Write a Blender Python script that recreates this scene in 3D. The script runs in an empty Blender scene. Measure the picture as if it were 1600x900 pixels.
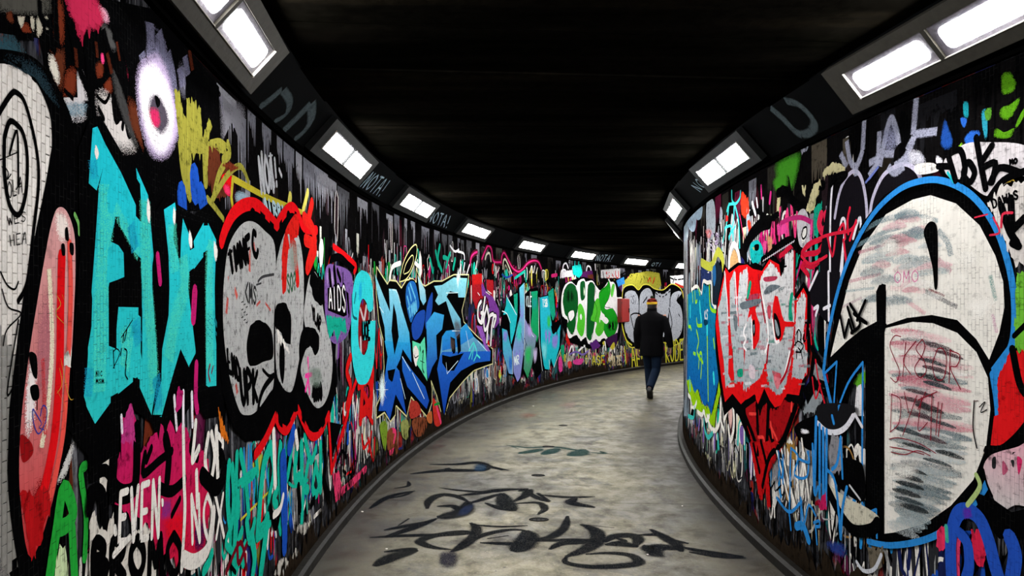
import bpy, bmesh, math, random
from mathutils import Vector, Matrix
from mathutils.geometry import tessellate_polygon
random.seed(7)
PI = math.pi
scn = bpy.context.scene
COL = scn.collection

# ---------------------------------------------------------------- camera
FPX, Y0, CAMH = 1100.0, 475.0, 1.6           # focal length in px of a 1600x900 frame, horizon row, eye height
cam = bpy.data.objects.new('camera', bpy.data.cameras.new('camera'))
COL.objects.link(cam)
cam.location = (0, 0, CAMH)
cam.rotation_euler = (PI / 2, 0, 0)
cam.data.sensor_width = 36.0
cam.data.lens = 36.0 * FPX / 1600.0
cam.data.shift_y = (Y0 - 450.0) / 1600.0
cam.data.clip_start = 0.02
scn.camera = cam

# ---------------------------------------------------------------- world and exposure
world = bpy.data.worlds.new('world'); scn.world = world
world.use_nodes = True
world.node_tree.nodes['Background'].inputs[0].default_value = (0.5, 0.55, 0.6, 1)
world.node_tree.nodes['Background'].inputs[1].default_value = 0.02
scn.view_settings.view_transform = 'Standard'
scn.view_settings.look = 'None'
scn.view_settings.gamma = 1.0
scn.view_settings.use_curve_mapping = False
scn.view_settings.exposure = 0.0
LAMP_STRENGTH = 125.0                         # the fluorescent lights are the tunnel's only light

# ---------------------------------------------------------------- tunnel geometry (metres)
CX, CY = 18.758, 4.796                        # centre of the bend
RO, RI = 20.03, 17.09                         # outer (left) and inner (right) wall radius
HW = 2.5                                      # top of the tiled wall
SW, SH = 0.215, 0.25                          # sloped soffit: depth into the tunnel, rise
HC = HW + SH                                  # ceiling
A0, A1 = math.radians(-30), math.radians(64)  # stretch that is built

def pol(rad, a, z=0.0):
    return Vector((CX - rad * math.cos(a), CY + rad * math.sin(a), z))

def lin(c):
    if isinstance(c, str):
        c = c.lstrip('#')
        c = [int(c[i:i + 2], 16) / 255 for i in (0, 2, 4)]
    return tuple((x / 12.92 if x <= .04045 else ((x + .055) / 1.055) ** 2.4) for x in c[:3])

# ---------------------------------------------------------------- node helpers
class NT:
    def __init__(s, name):
        s.m = bpy.data.materials.new(name); s.m.use_nodes = True
        s.t = s.m.node_tree; s.b = s.t.nodes['Principled BSDF']; s.out = s.t.nodes['Material Output']
    def n(s, kind, **kw):
        nd = s.t.nodes.new('ShaderNode' + kind)
        for k, v in kw.items():
            if k in nd.inputs: nd.inputs[k].default_value = v
            else: setattr(nd, k, v)
        return nd
    def l(s, a, b): s.t.links.new(a, b)
    def mix(s, fac, a, b, blend='MIX'):
        nd = s.t.nodes.new('ShaderNodeMix'); nd.data_type = 'RGBA'; nd.blend_type = blend
        for sock, v in ((nd.inputs[0], fac), (nd.inputs[6], a), (nd.inputs[7], b)):
            if isinstance(v, (int, float)): sock.default_value = v
            elif isinstance(v, tuple): sock.default_value = v if len(v) == 4 else v + (1,)
            else: s.l(v, sock)
        return nd.outputs[2]
    def ramp(s, fac, stops, interp='LINEAR'):
        nd = s.t.nodes.new('ShaderNodeValToRGB'); cr = nd.color_ramp; cr.interpolation = interp
        while len(cr.elements) < len(stops): cr.elements.new(0.5)
        for e, (p, c) in zip(cr.elements, stops):
            e.position = p
            if isinstance(c, (int, float)): c = (c, c, c)
            elif isinstance(c, str): c = lin(c)
            e.color = tuple(c) + (1,)
        s.l(fac, nd.inputs[0]); return nd.outputs[0]
    def noise(s, vec, scale, detail=4, rough=.55, dist=0.0):
        nd = s.n('TexNoise', Scale=scale, Detail=detail, Roughness=rough, Distortion=dist)
        s.l(vec, nd.inputs['Vector']); return nd.outputs['Fac']
    def mapping(s, vec, scale=(1, 1, 1), loc=(0, 0, 0), rot=(0, 0, 0)):
        nd = s.n('Mapping'); nd.inputs['Scale'].default_value = scale; nd.inputs['Location'].default_value = loc
        nd.inputs['Rotation'].default_value = rot
        s.l(vec, nd.inputs['Vector']); return nd.outputs[0]
    def bump(s, h, strength, dist, normal=None):
        nd = s.n('Bump', Strength=strength, Distance=dist); s.l(h, nd.inputs['Height'])
        if normal is not None: s.l(normal, nd.inputs['Normal'])
        return nd.outputs[0]

TW, TH = 0.019, 0.040                         # mosaic tile: width along the wall, height

def tile_bump(k, uv, strength=.5):
    """upright mosaic tiles: columns along the wall, every other column shifted by half a tile"""
    v = k.mapping(uv, rot=(0, 0, PI / 2))
    br = k.n('TexBrick', offset=.5, squash=1.0)
    br.inputs['Color1'].default_value = (1, 1, 1, 1); br.inputs['Color2'].default_value = (.86, .86, .86, 1)
    br.inputs['Mortar'].default_value = (0, 0, 0, 1)
    br.inputs['Scale'].default_value = 1.0; br.inputs['Mortar Size'].default_value = .0012
    br.inputs['Mortar Smooth'].default_value = .6
    br.inputs['Brick Width'].default_value = TH; br.inputs['Row Height'].default_value = TW
    k.l(v, br.inputs['Vector'])
    wob = k.noise(uv, 55, 2)
    h = k.mix(.35, br.outputs['Color'], wob)
    return k.bump(h, strength, .0016), br.outputs['Fac']

def uvnode(k):
    nd = k.n('UVMap'); nd.uv_map = 'UVMap'; return nd.outputs[0]

def simple(name, col, rough=.6, metal=0.0, var=.15, scale=30, bump=0.0, spec=.5):
    k = NT(name); tc = k.n('TexCoord').outputs['Object']
    n = k.noise(tc, scale)
    c = lin(col)
    k.l(k.mix(n, tuple(x * (1 - var) for x in c), tuple(min(1, x * (1 + var)) for x in c)), k.b.inputs['Base Color'])
    k.b.inputs['Roughness'].default_value = rough; k.b.inputs['Metallic'].default_value = metal
    k.b.inputs['Specular IOR Level'].default_value = spec
    if bump: k.l(k.bump(n, bump, .01), k.b.inputs['Normal'])
    return k.m

# paint: colour comes from the painted shape ("Col"), relief from the tiles beneath
def make_paint(name, mottle, alpha=False, tile=True):
    k = NT(name); uv = uvnode(k)
    at = k.n('VertexColor'); at.layer_name = 'Col'
    c = at.outputs['Color']
    st = k.noise(k.mapping(uv, (60, 9, 1)), 1.0, 4, .6)
    sp = k.noise(uv, 26, 5, .65)
    f1 = k.ramp(st, [(.3, 1 - .35 * mottle), (.7, 1.0 + .04 * mottle)])
    c = k.mix(1.0, c, f1, 'MULTIPLY')
    f2 = k.ramp(sp, [(.34, 1 - .75 * mottle), (.46, 1.0)])
    c = k.mix(1.0, c, f2, 'MULTIPLY')
    if tile:
        nrm, fac = tile_bump(k, uv)
        chip = k.noise(uv, 9, 3, .7)
        jf = k.n('Math', operation='MULTIPLY'); k.l(fac, jf.inputs[0]); k.l(k.ramp(chip, [(.47, .08), (.62, .75)]), jf.inputs[1])
        c = k.mix(jf.outputs[0], c, (.012, .012, .012))
        k.l(nrm, k.b.inputs['Normal'])
    k.l(c, k.b.inputs['Base Color'])
    k.b.inputs['Roughness'].default_value = .5; k.b.inputs['Specular IOR Level'].default_value = 0.0
    if alpha:
        # spray speckle: the share of tiny dots that are covered follows the density of the paint
        sc = k.n('VectorMath', operation='SCALE'); k.l(uv, sc.inputs[0]); sc.inputs['Scale'].default_value = 650.0
        fl_ = k.n('VectorMath', operation='FLOOR'); k.l(sc.outputs[0], fl_.inputs[0])
        wn = k.n('TexWhiteNoise', noise_dimensions='2D'); k.l(fl_.outputs[0], wn.inputs['Vector'])
        m3 = k.n('Math', operation='GREATER_THAN'); k.l(at.outputs['Alpha'], m3.inputs[0]); k.l(wn.outputs['Value'], m3.inputs[1])
        k.l(m3.outputs[0], k.b.inputs['Alpha'])
    return k.m

M = {}
M['paint'] = make_paint('spray_paint', .35)
M['mottle'] = make_paint('worn_spray_paint', .85)
M['spray'] = make_paint('soft_spray_paint', .2, True)
M['floorpaint'] = make_paint('worn_floor_paint', .55, True, tile=False)
M['soffitpaint'] = make_paint('thin_paint_on_soffit', .6, True, tile=False)

# the overpainted wall under everything: black and grey coats, runs, patches of old colour
def make_wallbase(name, seed):
    k = NT(name); uv = uvnode(k)
    uo = k.mapping(uv, (1, 1, 1), (seed * 3.7, seed * 1.3, 0))
    run = k.noise(k.mapping(uo, (16, 1.3, 1)), 1.0, 6, .62, .15)
    c = k.ramp(run, [(.30, '060608'), (.44, '0e0e10'), (.50, '3c3d42'), (.56, '0b0b0d'), (.63, '77787e'), (.70, '17171a'), (.80, 'b9b9be')])
    patch = k.noise(k.mapping(uo, (3.2, 1.5, 1)), 1.0, 3, .5, .4)
    hue = k.ramp(k.noise(k.mapping(uo, (2.3, .9, 1), (9, 4, 0)), 1.0, 2, .5, .3),
                 [(.30, '1d6b70'), (.40, '6d1b4a'), (.47, 'a8281f'), (.53, '2c2f86'), (.60, '86821f'), (.68, '166a48')], 'CONSTANT')
    c = k.mix(k.ramp(patch, [(.55, 0.0), (.60, .7)]), c, hue)
    sp = k.noise(uo, 24, 5, .65)
    c = k.mix(1.0, c, k.ramp(sp, [(.34, .3), (.5, 1.0)]), 'MULTIPLY')
    k.l(c, k.b.inputs['Base Color'])
    nrm, fac = tile_bump(k, uv, .6)
    k.l(nrm, k.b.inputs['Normal'])
    k.b.inputs['Roughness'].default_value = .5; k.b.inputs['Specular IOR Level'].default_value = 0.0
    return k.m
M['wall_l'] = make_wallbase('overpainted_tile_wall', 1)
M['wall_r'] = make_wallbase('overpainted_tile_wall_b', 5)

def make_concrete():
    k = NT('worn_concrete_floor'); tc = k.n('TexCoord').outputs['Object']
    big = k.noise(tc, .9, 5, .6, .3); mid = k.noise(tc, 5, 6, .65, .2); fine = k.noise(tc, 60, 5, .7)
    c = k.ramp(big, [(.32, '4a4636'), (.5, '6c664c'), (.68, '8c8567')])
    c = k.mix(1.0, c, k.ramp(mid, [(.33, .38), (.45, .78), (.62, 1.1)]), 'MULTIPLY')
    c = k.mix(.8, c, k.ramp(fine, [(.3, .5), (.55, 1.0), (.7, 1.2)]), 'MULTIPLY')
    blot = k.noise(k.mapping(tc, (1, 1, 1), (3, 7, 0)), 2.2, 6, .7, .6)
    c = k.mix(k.ramp(blot, [(.50, 0.0), (.62, .75)]), c, lin('25221b'))
    # trodden-in dark spots
    vo = k.n('TexVoronoi', Scale=9.0); k.l(tc, vo.inputs['Vector'])
    c = k.mix(k.ramp(vo.outputs['Distance'], [(.06, .8), (.11, 0.0)]), c, lin('1d1b16'))
    vo2 = k.n('TexVoronoi', Scale=34.0); k.l(tc, vo2.inputs['Vector'])
    c = k.mix(k.ramp(vo2.outputs['Distance'], [(.07, .6), (.13, 0.0)]), c, lin('a8a492'))
    # floor colour darkened towards both kerbs, edge broken up by noise
    v0 = k.n('VectorMath', operation='DISTANCE'); k.l(k.mapping(tc, (1, 1, 0)), v0.inputs[0]); v0.inputs[1].default_value = (CX, CY, 0)
    e1 = k.n('Math', operation='SUBTRACT'); k.l(v0.outputs['Value'], e1.inputs[0]); e1.inputs[1].default_value = (RO + RI) / 2
    e2 = k.n('Math', operation='ABSOLUTE'); k.l(e1.outputs[0], e2.inputs[0])
    e3 = k.n('Math', operation='MULTIPLY_ADD'); k.l(mid, e3.inputs[0]); e3.inputs[1].default_value = .9; k.l(e2.outputs[0], e3.inputs[2])
    mr_ = k.n('MapRange'); k.l(e3.outputs[0], mr_.inputs['Value']); mr_.inputs['From Min'].default_value = 1.0; mr_.inputs['From Max'].default_value = 1.8
    mr_.inputs['To Max'].default_value = .9
    c = k.mix(mr_.outputs[0], c, lin('1d1a14'))
    k.l(c, k.b.inputs['Base Color'])
    k.l(k.ramp(mid, [(.35, .7), (.6, .38)]), k.b.inputs['Roughness'])
    k.b.inputs['Specular IOR Level'].default_value = .45
    k.l(k.bump(k.mix(.4, mid, fine), .35, .012), k.b.inputs['Normal'])
    return k.m
M['floor'] = make_concrete()
M['joint'] = simple('dark_floor_joint', '1c1a16', .9)

def make_ceiling():
    k = NT('sooty_board_marked_ceiling'); tc = k.n('TexCoord').outputs['Object']
    n = k.noise(k.mapping(tc, (.35, 3.0, 1)), 1.0, 5, .6); f = k.noise(tc, 18, 4)
    c = k.ramp(n, [(.40, '030302'), (.57, '090806'), (.74, '16130d')])
    c = k.mix(.6, c, k.ramp(f, [(.35, .5), (.65, 1.2)]), 'MULTIPLY')
    k.l(c, k.b.inputs['Base Color']); k.b.inputs['Roughness'].default_value = .85
    k.b.inputs['Specular IOR Level'].default_value = 0.0
    k.l(k.bump(f, .4, .01), k.b.inputs['Normal'])
    return k.m
M['ceiling'] = make_ceiling()
M['soffit'] = simple('black_soffit_paint', '08090a', .8, var=.4, scale=8, spec=.01)
M['kerb'] = simple('dirty_dark_kerb', '12100c', .5, var=.8, scale=14, bump=.5, spec=.12)
M['gap'] = simple('matt_black_ledge', '040404', .9, spec=0.0)  # even black for the ledges along the wall tops

# ---------------------------------------------------------------- object helpers
def link(name, me, mat=None, parent=None):
    o = bpy.data.objects.new(name, me); COL.objects.link(o)
    if mat is not None and me is not None: me.materials.append(mat)
    if parent is not None: o.parent = parent
    return o

def mesh(name, verts, faces, mat=None, parent=None, smooth=False, uvs=None):
    me = bpy.data.meshes.new(name); me.from_pydata([tuple(v) for v in verts], [], faces); me.update()
    if uvs is not None:
        ul = me.uv_layers.new(name='UVMap')
        for lp in me.loops: ul.data[lp.index].uv = uvs[lp.vertex_index]
    if smooth:
        for p in me.polygons: p.use_smooth = True
    return link(name, me, mat, parent)

def bm_obj(name, bm, mat, parent=None, smooth=False):
    me = bpy.data.meshes.new(name); bm.normal_update(); bm.to_mesh(me); bm.free()
    if smooth:
        for p in me.polygons: p.use_smooth = True
    return link(name, me, mat, parent)

def struct(o): o['kind'] = 'structure'; return o

def tag(o, label, cat=None, group=None):
    o['label'] = label
    if cat: o['category'] = cat
    if group: o['group'] = group
    return o

def sweep(name, prof, mat, n=220, a0=A0, a1=A1, uvr=None, smooth=True, flip=False, closed=False):
    """sweep a (radius, z) profile along the bend"""
    vs, uv, fs = [], [], []
    m = len(prof)
    for i in range(n + 1):
        a = a0 + (a1 - a0) * i / n
        for (r, z) in prof:
            vs.append(pol(r, a, z)); uv.append(((uvr or r) * a, z))
    rng = m if closed else m - 1
    for i in range(n):
        for j in range(rng):
            j2 = (j + 1) % m
            f = (i * m + j, (i + 1) * m + j, (i + 1) * m + j2, i * m + j2)
            fs.append(f[::-1] if flip else f)
    if closed:
        fs.append(tuple(range(m))); fs.append(tuple(n * m + j for j in reversed(range(m))))
    return struct(mesh(name, vs, fs, mat, smooth=smooth, uvs=uv))

# ---------------------------------------------------------------- structure
wall_left = sweep('wall_left', [(RO, -.02), (RO, HW)], M['wall_l'], uvr=RO)
tag(wall_left, 'outer tiled wall of the bend covered in layered graffiti')
wall_right = sweep('wall_right', [(RI, -.02), (RI, HW)], M['wall_r'], uvr=RI, flip=True)
tag(wall_right, 'inner tiled wall of the bend covered in layered graffiti')
trim_1 = sweep('trim_1', [(RO, HW + .012), (RO - SW, HC)], M['soffit'], flip=False, smooth=True)
tag(trim_1, 'black sloped soffit above the outer wall')
trim_2 = sweep('trim_2', [(RI, HW + .012), (RI + SW, HC)], M['soffit'], flip=True, smooth=True)
tag(trim_2, 'black sloped soffit above the inner wall')
trim_3 = sweep('trim_3', [(RO + .01, HW - .004), (RO - .022, HW - .004), (RO - .022, HW + .03), (RO + .01, HW + .03)], M['gap'], closed=True, smooth=False)
tag(trim_3, 'thin black ledge along the top of the outer wall')
trim_4 = sweep('trim_4', [(RI - .01, HW - .004), (RI + .022, HW - .004), (RI + .022, HW + .03), (RI - .01, HW + .03)], M['gap'], closed=True, smooth=False)
tag(trim_4, 'thin black ledge along the top of the inner wall')

# board-marked ceiling: shuttering boards across the tunnel
ceiling = sweep('ceiling', [(RO - SW + .05, HC + .012), (RI + SW - .05, HC + .012)], M['ceiling'], smooth=True)
tag(ceiling, 'sooty black concrete ceiling')
def sector(name, r0, r1, a0, a1, z0, z1, mat, parent, n=6):
    vs, fs = [], []
    for i in range(n + 1):
        a = a0 + (a1 - a0) * i / n
        vs += [pol(r0, a, z0), pol(r1, a, z0), pol(r1, a, z1), pol(r0, a, z1)]
    for i in range(n):
        b, c = 4 * i, 4 * i + 4
        for j in range(4):
            j2 = (j + 1) % 4
            fs.append((b + j, c + j, c + j2, b + j2))
    fs.append((3, 2, 1, 0)); fs.append((4 * n, 4 * n + 1, 4 * n + 2, 4 * n + 3))
    me = bpy.data.meshes.new(name); me.from_pydata([tuple(v) for v in vs], [], fs)
    bm = bmesh.new(); bm.from_mesh(me); bmesh.ops.recalc_face_normals(bm, faces=bm.faces); bm.to_mesh(me); bm.free()
    return link(name, me, mat, parent)
nb = 58
for i in range(nb):
    a = A0 + (A1 - A0) * i / nb; b = A0 + (A1 - A0) * (i + 1) / nb
    dz = random.choice((0, .002, .004, .007))
    sector('ceiling_board', RO - SW + .03, RI + SW - .03, a + .0003, b - .0003, HC - .008 - dz, HC + .008, M['ceiling'], ceiling, 2)

floor = sweep('floor', [(RI - .05, -.03), (RO + .05, -.03)], M['joint'], smooth=False)
tag(floor, 'bare concrete tunnel floor')
joint = math.asin((5.68 - CY) / (RO - 1.6))
step = math.radians(9.0)
kk = int((A0 - joint) / step) - 1
while True:
    a = joint + kk * step; b = a + step; kk += 1
    if a > A1: break
    a_, b_ = max(a, A0), min(b, A1)
    if b_ - a_ < .01: continue
    sector('floor_slab', RI - .04, RO + .04, a_ + .00015, b_ - .00015, -.028, 0, M['floor'], floor, 8)

baseboard_left = sweep('baseboard_left', [(RO + .01, -.01), (RO + .01, .07), (RO - .05, .07), (RO - .068, .055), (RO - .068, -.01)], M['kerb'], closed=True, smooth=False)
tag(baseboard_left, 'low dirty kerb along the foot of the outer wall')
baseboard_right = sweep('baseboard_right', [(RI - .01, -.01), (RI - .01, .07), (RI + .05, .07), (RI + .072, .055), (RI + .072, -.01)], M['kerb'], closed=True, smooth=False)
tag(baseboard_right, 'low dirty kerb along the foot of the inner wall')

# ---------------------------------------------------------------- light fixtures on the soffits
M['frame'] = simple('dull_fixture_metal', '36342e', .6, .2, .4, 25, .15, .2)
M['frame_dark'] = simple('dark_fixture_metal', '1d1f20', .6, .2, .5, 25, .15, .2)  # darker metal for the fixtures farther along
M['wire'] = simple('bright_clip_wire', 'e8e4dc', .3, .3)
kt = NT('lit_diffuser')
em = kt.n('Emission'); em.inputs[0].default_value = (1.0, .975, .955, 1); em.inputs[1].default_value = LAMP_STRENGTH
kt.l(em.outputs[0], kt.out.inputs[0]); M['lamp'] = kt.m
M['haze_rim'] = simple('lamp_haze_grey', '6a6772', .5, .1, .7, 60, .2)  # mottled grey that stands for the haze round the lit core

def add_box(bm, x0, x1, y0, y1, z0, z1):
    v = [bm.verts.new((x, y, z)) for z in (z0, z1) for y in (y0, y1) for x in (x0, x1)]
    for f in ((0, 2, 3, 1), (4, 5, 7, 6), (0, 1, 5, 4), (2, 6, 7, 3), (0, 4, 6, 2), (1, 3, 7, 5)):
        bm.faces.new([v[i] for i in f])

FL, FW = 1.30, .25                             # fixture plate: length along the tunnel, width up the slope
def fixture(side, adeg, label, dark=False, two=True):
    a = math.radians(adeg)
    if side == 'L':
        base = pol(RO - SW / 2 - .01, a, HW + SH / 2 + .012); rad = Vector((math.cos(a), -math.sin(a), 0)); tan = Vector((math.sin(a), math.cos(a), 0))
    else:
        base = pol(RI + SW / 2 + .01, a, HW + SH / 2 + .012); rad = Vector((-math.cos(a), math.sin(a), 0)); tan = Vector((-math.sin(a), -math.cos(a), 0))
    up = (rad * SW + Vector((0, 0, SH))).normalized()      # up the slope
    nrm = (rad * SH + Vector((0, 0, -SW))).normalized()    # out of the slope
    xa = up.cross(nrm)
    root = bpy.data.objects.new('ceiling_light', None); COL.objects.link(root)
    root.empty_display_size = .1
    mt = Matrix((xa, up, nrm)).transposed().to_4x4(); mt.translation = base
    root.matrix_world = mt
    fm = M['frame_dark'] if dark else M['frame']
    hx, hy = FL / 2, FW / 2; ox, oy = FL / 2 - .12, .072; t = .045
    bm = bmesh.new()
    add_box(bm, -hx, hx, oy, hy, 0, t); add_box(bm, -hx, hx, -hy, -oy, 0, t)
    add_box(bm, -hx, -ox, -oy, oy, 0, t); add_box(bm, ox, hx, -oy, oy, 0, t)
    bm_obj('frame', bm, fm, root)
    bm = bmesh.new(); add_box(bm, -.012, .012, -oy, oy, .006, t + .004); bm_obj('divider', bm, fm, root)
    for sx in (-1, 1):
        x0, x1 = sorted((sx * .012, sx * ox))
        bm = bmesh.new(); add_box(bm, x0, x1, -oy, oy, .004, t - .006); bm_obj('haze_rim', bm, M['haze_rim'], root)  # added rim, its grey imitates the hazy edge of the light
        mx, my, e = (.012, .010, .012) if dark else (.035, .024, .03)
        bm = bmesh.new(); ring = []
        for (cx_, cy_, a0_) in ((x1 - mx - e, oy - my - e, 0), (x0 + mx + e, oy - my - e, 90), (x0 + mx + e, -oy + my + e, 180), (x1 - mx - e, -oy + my + e, 270)):
            for q in range(5):
                an = math.radians(a0_ + q * 22.5); ring.append((cx_ + e * math.cos(an), cy_ + e * math.sin(an)))
        top = [bm.verts.new((p[0], p[1], t - .0045)) for p in ring]; bot = [bm.verts.new((p[0], p[1], t - .0058)) for p in ring]
        bm.faces.new(top)
        for q in range(len(ring)): bm.faces.new((bot[q], bot[(q + 1) % len(ring)], top[(q + 1) % len(ring)], top[q]))
        bm_obj('diffuser', bm, M['lamp'], root)
        bm = bmesh.new()
        for (p, q) in (((x0, -oy + .004), (x1, -oy + .004)), ((sx * (ox - .006), -oy), (sx * (ox - .006), oy))):
            add_box(bm, min(p[0], q[0]) - .0015, max(p[0], q[0]) + .0015, min(p[1], q[1]) - .0015, max(p[1], q[1]) + .0015, t - .006, t + .006)
        bm_obj('clip_wire', bm, M['wire'], root)
    tag(root, label, 'light', 'fluorescent lights along the soffits')
    return root
fixture('L', -22.0, 'fluorescent light on the outer soffit over bare old tags, farthest back')
fixture('L', -14.4, 'fluorescent light on the outer soffit next back from the chalky white shape')
fixture('L', -6.83, 'big dusty fluorescent light above the turquoise letters on the outer wall')
fixture('L', .13, 'two-bay fluorescent light on the outer soffit above the red-edged grey letters', True)
fixture('L', 7.15, 'fluorescent light on the outer soffit between two scrawled words NOTA', True)
fixture('L', 14.5, 'fluorescent light on the outer soffit just past the second scrawled NOTA', True)
fixture('L', 22.2, 'fluorescent light on the outer soffit above the magenta outlined arches', True)
fixture('L', 29.7, 'fluorescent light on the outer soffit above the green bubble letters', True)
fixture('L', 37.5, 'fluorescent light on the outer soffit above the white and red panel', True)
fixture('L', 45.0, 'fluorescent light on the outer soffit half hidden by the inner wall edge', True)
fixture('L', 52.6, 'fluorescent light on the outer soffit hidden round the bend', True)
fixture('R', -22.6, 'fluorescent light on the inner soffit over bare old tags, farthest back')
fixture('R', -14.6, 'fluorescent light on the inner soffit next back from the giant white letter')
fixture('R', -6.85, 'big dusty fluorescent light on the inner soffit above the blue-edged white letter')
fixture('R', 1.1, 'two-bay fluorescent light on the inner soffit above the red and white letters', True)
fixture('R', 9.2, 'fluorescent light on the inner soffit where the inner wall turns away', True)
fixture('R', 17.0, 'edge-on fluorescent light on the inner soffit beyond the turn', True)
for ad in (24.8, 32.6, 40.4, 48.2):
    fixture('R', ad, 'fluorescent light on the inner soffit hidden round the bend', True)
# ================================================================ painted shapes on the walls
# A photo pixel gives a direction; the wall, soffit or floor it meets gives the distance.
def hit_cyl(u, rad, far):
    a = (u - 800.0) / FPX
    A = 1 + a * a; B = -2 * (a * CX + CY); C = CX * CX + CY * CY - rad * rad
    D = B * B - 4 * A * C
    if D < 0: D = 0.0
    r = math.sqrt(D)
    return a, ((-B + r) if far else (-B - r)) / (2 * A)
def ang_of(x, y): return math.atan2(y - CY, CX - x)
def to_surface(S, u, v):
    if S == 'F':
        d = CAMH * FPX / max(v - Y0, 30); return ((u - 800) / FPX * d, d)
    if S in 'LR':
        if S == 'R': u = max(u, 1069.5)
        rad = RO if S == 'L' else RI
        a, d = hit_cyl(u, rad, S == 'L')
        z = CAMH + (Y0 - v) / FPX * d
        return (ang_of(a * d, d) * rad, min(max(z, .05), HW - .006))
    # soffits 'l', 'r'
    rad = RO if S == 'l' else RI; sg = -1 if S == 'l' else 1
    b = (Y0 - v) / FPX; lo, hi = (HW - CAMH) / b, (HC - CAMH) / b
    def g(d):
        a = (u - 800) / FPX; z = CAMH + b * d
        return sg * (math.hypot(a * d - CX, d - CY) - (rad + sg * (z - HW) * SW / SH))
    best = min((abs(g(lo + (hi - lo) * i / 200)), lo + (hi - lo) * i / 200) for i in range(201))[1]
    z = CAMH + b * best
    return (ang_of((u - 800) / FPX * best, best) * rad, min(max(z - HW, .02), SH - .005))
def from_surface(S, s, z, off):
    if S == 'F': return Vector((s, z, off))
    if S == 'L': return pol(RO - off, s / RO, z)
    if S == 'R': return pol(RI + off, s / RI, z)
    if S == 'l': return pol(RO - z * SW / SH - off, s / RO, HW + .012 + z * (SH - .012) / SH - off)
    return pol(RI + z * SW / SH + off, s / RI, HW + .012 + z * (SH - .012) / SH - off)

OWNER = {'L': wall_left, 'R': wall_right, 'F': floor, 'l': trim_1, 'r': trim_2}
GRID = {k: {} for k in OWNER}
CELL = .04
MATS = ['paint', 'mottle', 'spray']
class Art: pass
ART = Art(); ART.fr = (0, 0, 1)
LAYER = .00011

def piece(name, label, S):
    done()
    ART.bm = bmesh.new(); ART.S = S; ART.name = name; ART.label = label; ART.kind = None
    ART.cl = ART.bm.verts.layers.float_color.new('Col')
def done():
    bm = getattr(ART, 'bm', None)
    if bm is None or not bm.verts: return None
    S = ART.S
    if S in 'LRlr' and ART.kind != 'stuff':
        s0 = min(v.co.x for v in bm.verts); s1 = max(v.co.x for v in bm.verts); ds = .16
        i = math.floor(s0 / ds) + 1
        while i * ds < s1:
            bmesh.ops.bisect_plane(bm, geom=bm.verts[:] + bm.edges[:] + bm.faces[:], plane_co=(i * ds, 0, 0), plane_no=(1, 0, 0)); i += 1
    uvl = bm.loops.layers.uv.new('UVMap')
    for f in bm.faces:
        for lp in f.loops: lp[uvl].uv = (lp.vert.co.x, lp.vert.co.y)
    for v in bm.verts: v.co = from_surface(S, v.co.x, v.co.y, v.co.z)
    me = bpy.data.meshes.new(ART.name); bm.to_mesh(me); bm.free(); ART.bm = None
    # smooth shading normals follow the wall: keep flat faces facing into the tunnel
    o = link(ART.name, me, None, OWNER[S])
    for m in (MATS if S in 'LR' else (['floorpaint'] * 3 if S == 'F' else ['soffitpaint'] * 3)): me.materials.append(M[m])
    if ART.label: o['label'] = ART.label
    if ART.kind: o['kind'] = ART.kind
    return o

def z_(x0, y0, sc): ART.fr = (x0, y0, sc)
def parse(p):
    """'x,y x,y!' -> [(u, v, corner)] in photo pixels"""
    out = []
    x0, y0, sc = ART.fr
    for t in p.split():
        c = t.endswith('!'); x, y = t.rstrip('!').split(',')
        out.append((x0 + float(x) / sc, y0 + float(y) / sc, c))
    return out
def cr(p0, p1, p2, p3, t):
    f = lambda a, b, c, d: .5 * (2 * b + (c - a) * t + (2 * a - 5 * b + 4 * c - d) * t * t + (3 * b - a - 3 * c + d) * t ** 3)
    return (f(p0[0], p1[0], p2[0], p3[0]), f(p0[1], p1[1], p2[1], p3[1]))
def smooth_path(P, closed, n=5):
    """Catmull-Rom through P; points flagged as corners stay sharp"""
    N = len(P)
    if N < 3: return [(p[0], p[1]) for p in P]
    out = []
    for i in range(N if closed else N - 1):
        p1, p2 = P[i], P[(i + 1) % N]
        p0 = P[i - 1] if (closed or i > 0) else p1
        p3 = P[(i + 2) % N] if (closed or i + 2 < N) else p2
        if p1[2]: p0 = p1
        if p2[2]: p3 = p2
        for k in range(n): out.append(cr(p0, p1, p2, p3, k / n))
    if not closed: out.append((P[-1][0], P[-1][1]))
    return out
def layer_for(S, boxes):
    g = GRID[S]; cells = set()
    for (a, b, c, d) in boxes:
        for i in range(int(a // CELL), int(b // CELL) + 1):
            for j in range(int(c // CELL), int(d // CELL) + 1): cells.add((i, j))
    L = max([g.get(c, 0) for c in cells] or [0]) + 1
    for c in cells: g[c] = L
    return L
def addtris(tris, cols, mi):
    """tris: lists of (s,z); cols: one rgba per vertex"""
    S = ART.S
    L = layer_for(S, [(min(p[0] for p in t), max(p[0] for p in t), min(p[1] for p in t), max(p[1] for p in t)) for t in tris])
    off = (.0006 + L * LAYER) if S != 'F' else .0004 + L * .00008
    ART.off = off
    for t, cc in zip(tris, cols):
        vs = []
        for p, c in zip(t, cc):
            v = ART.bm.verts.new((p[0], p[1], off)); v[ART.cl] = c; vs.append(v)
        if S in 'LlF': pass
        f = ART.bm.faces.new(vs); f.material_index = mi
def rgba(c, a=1.0): return lin(c) + (a,)
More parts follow.
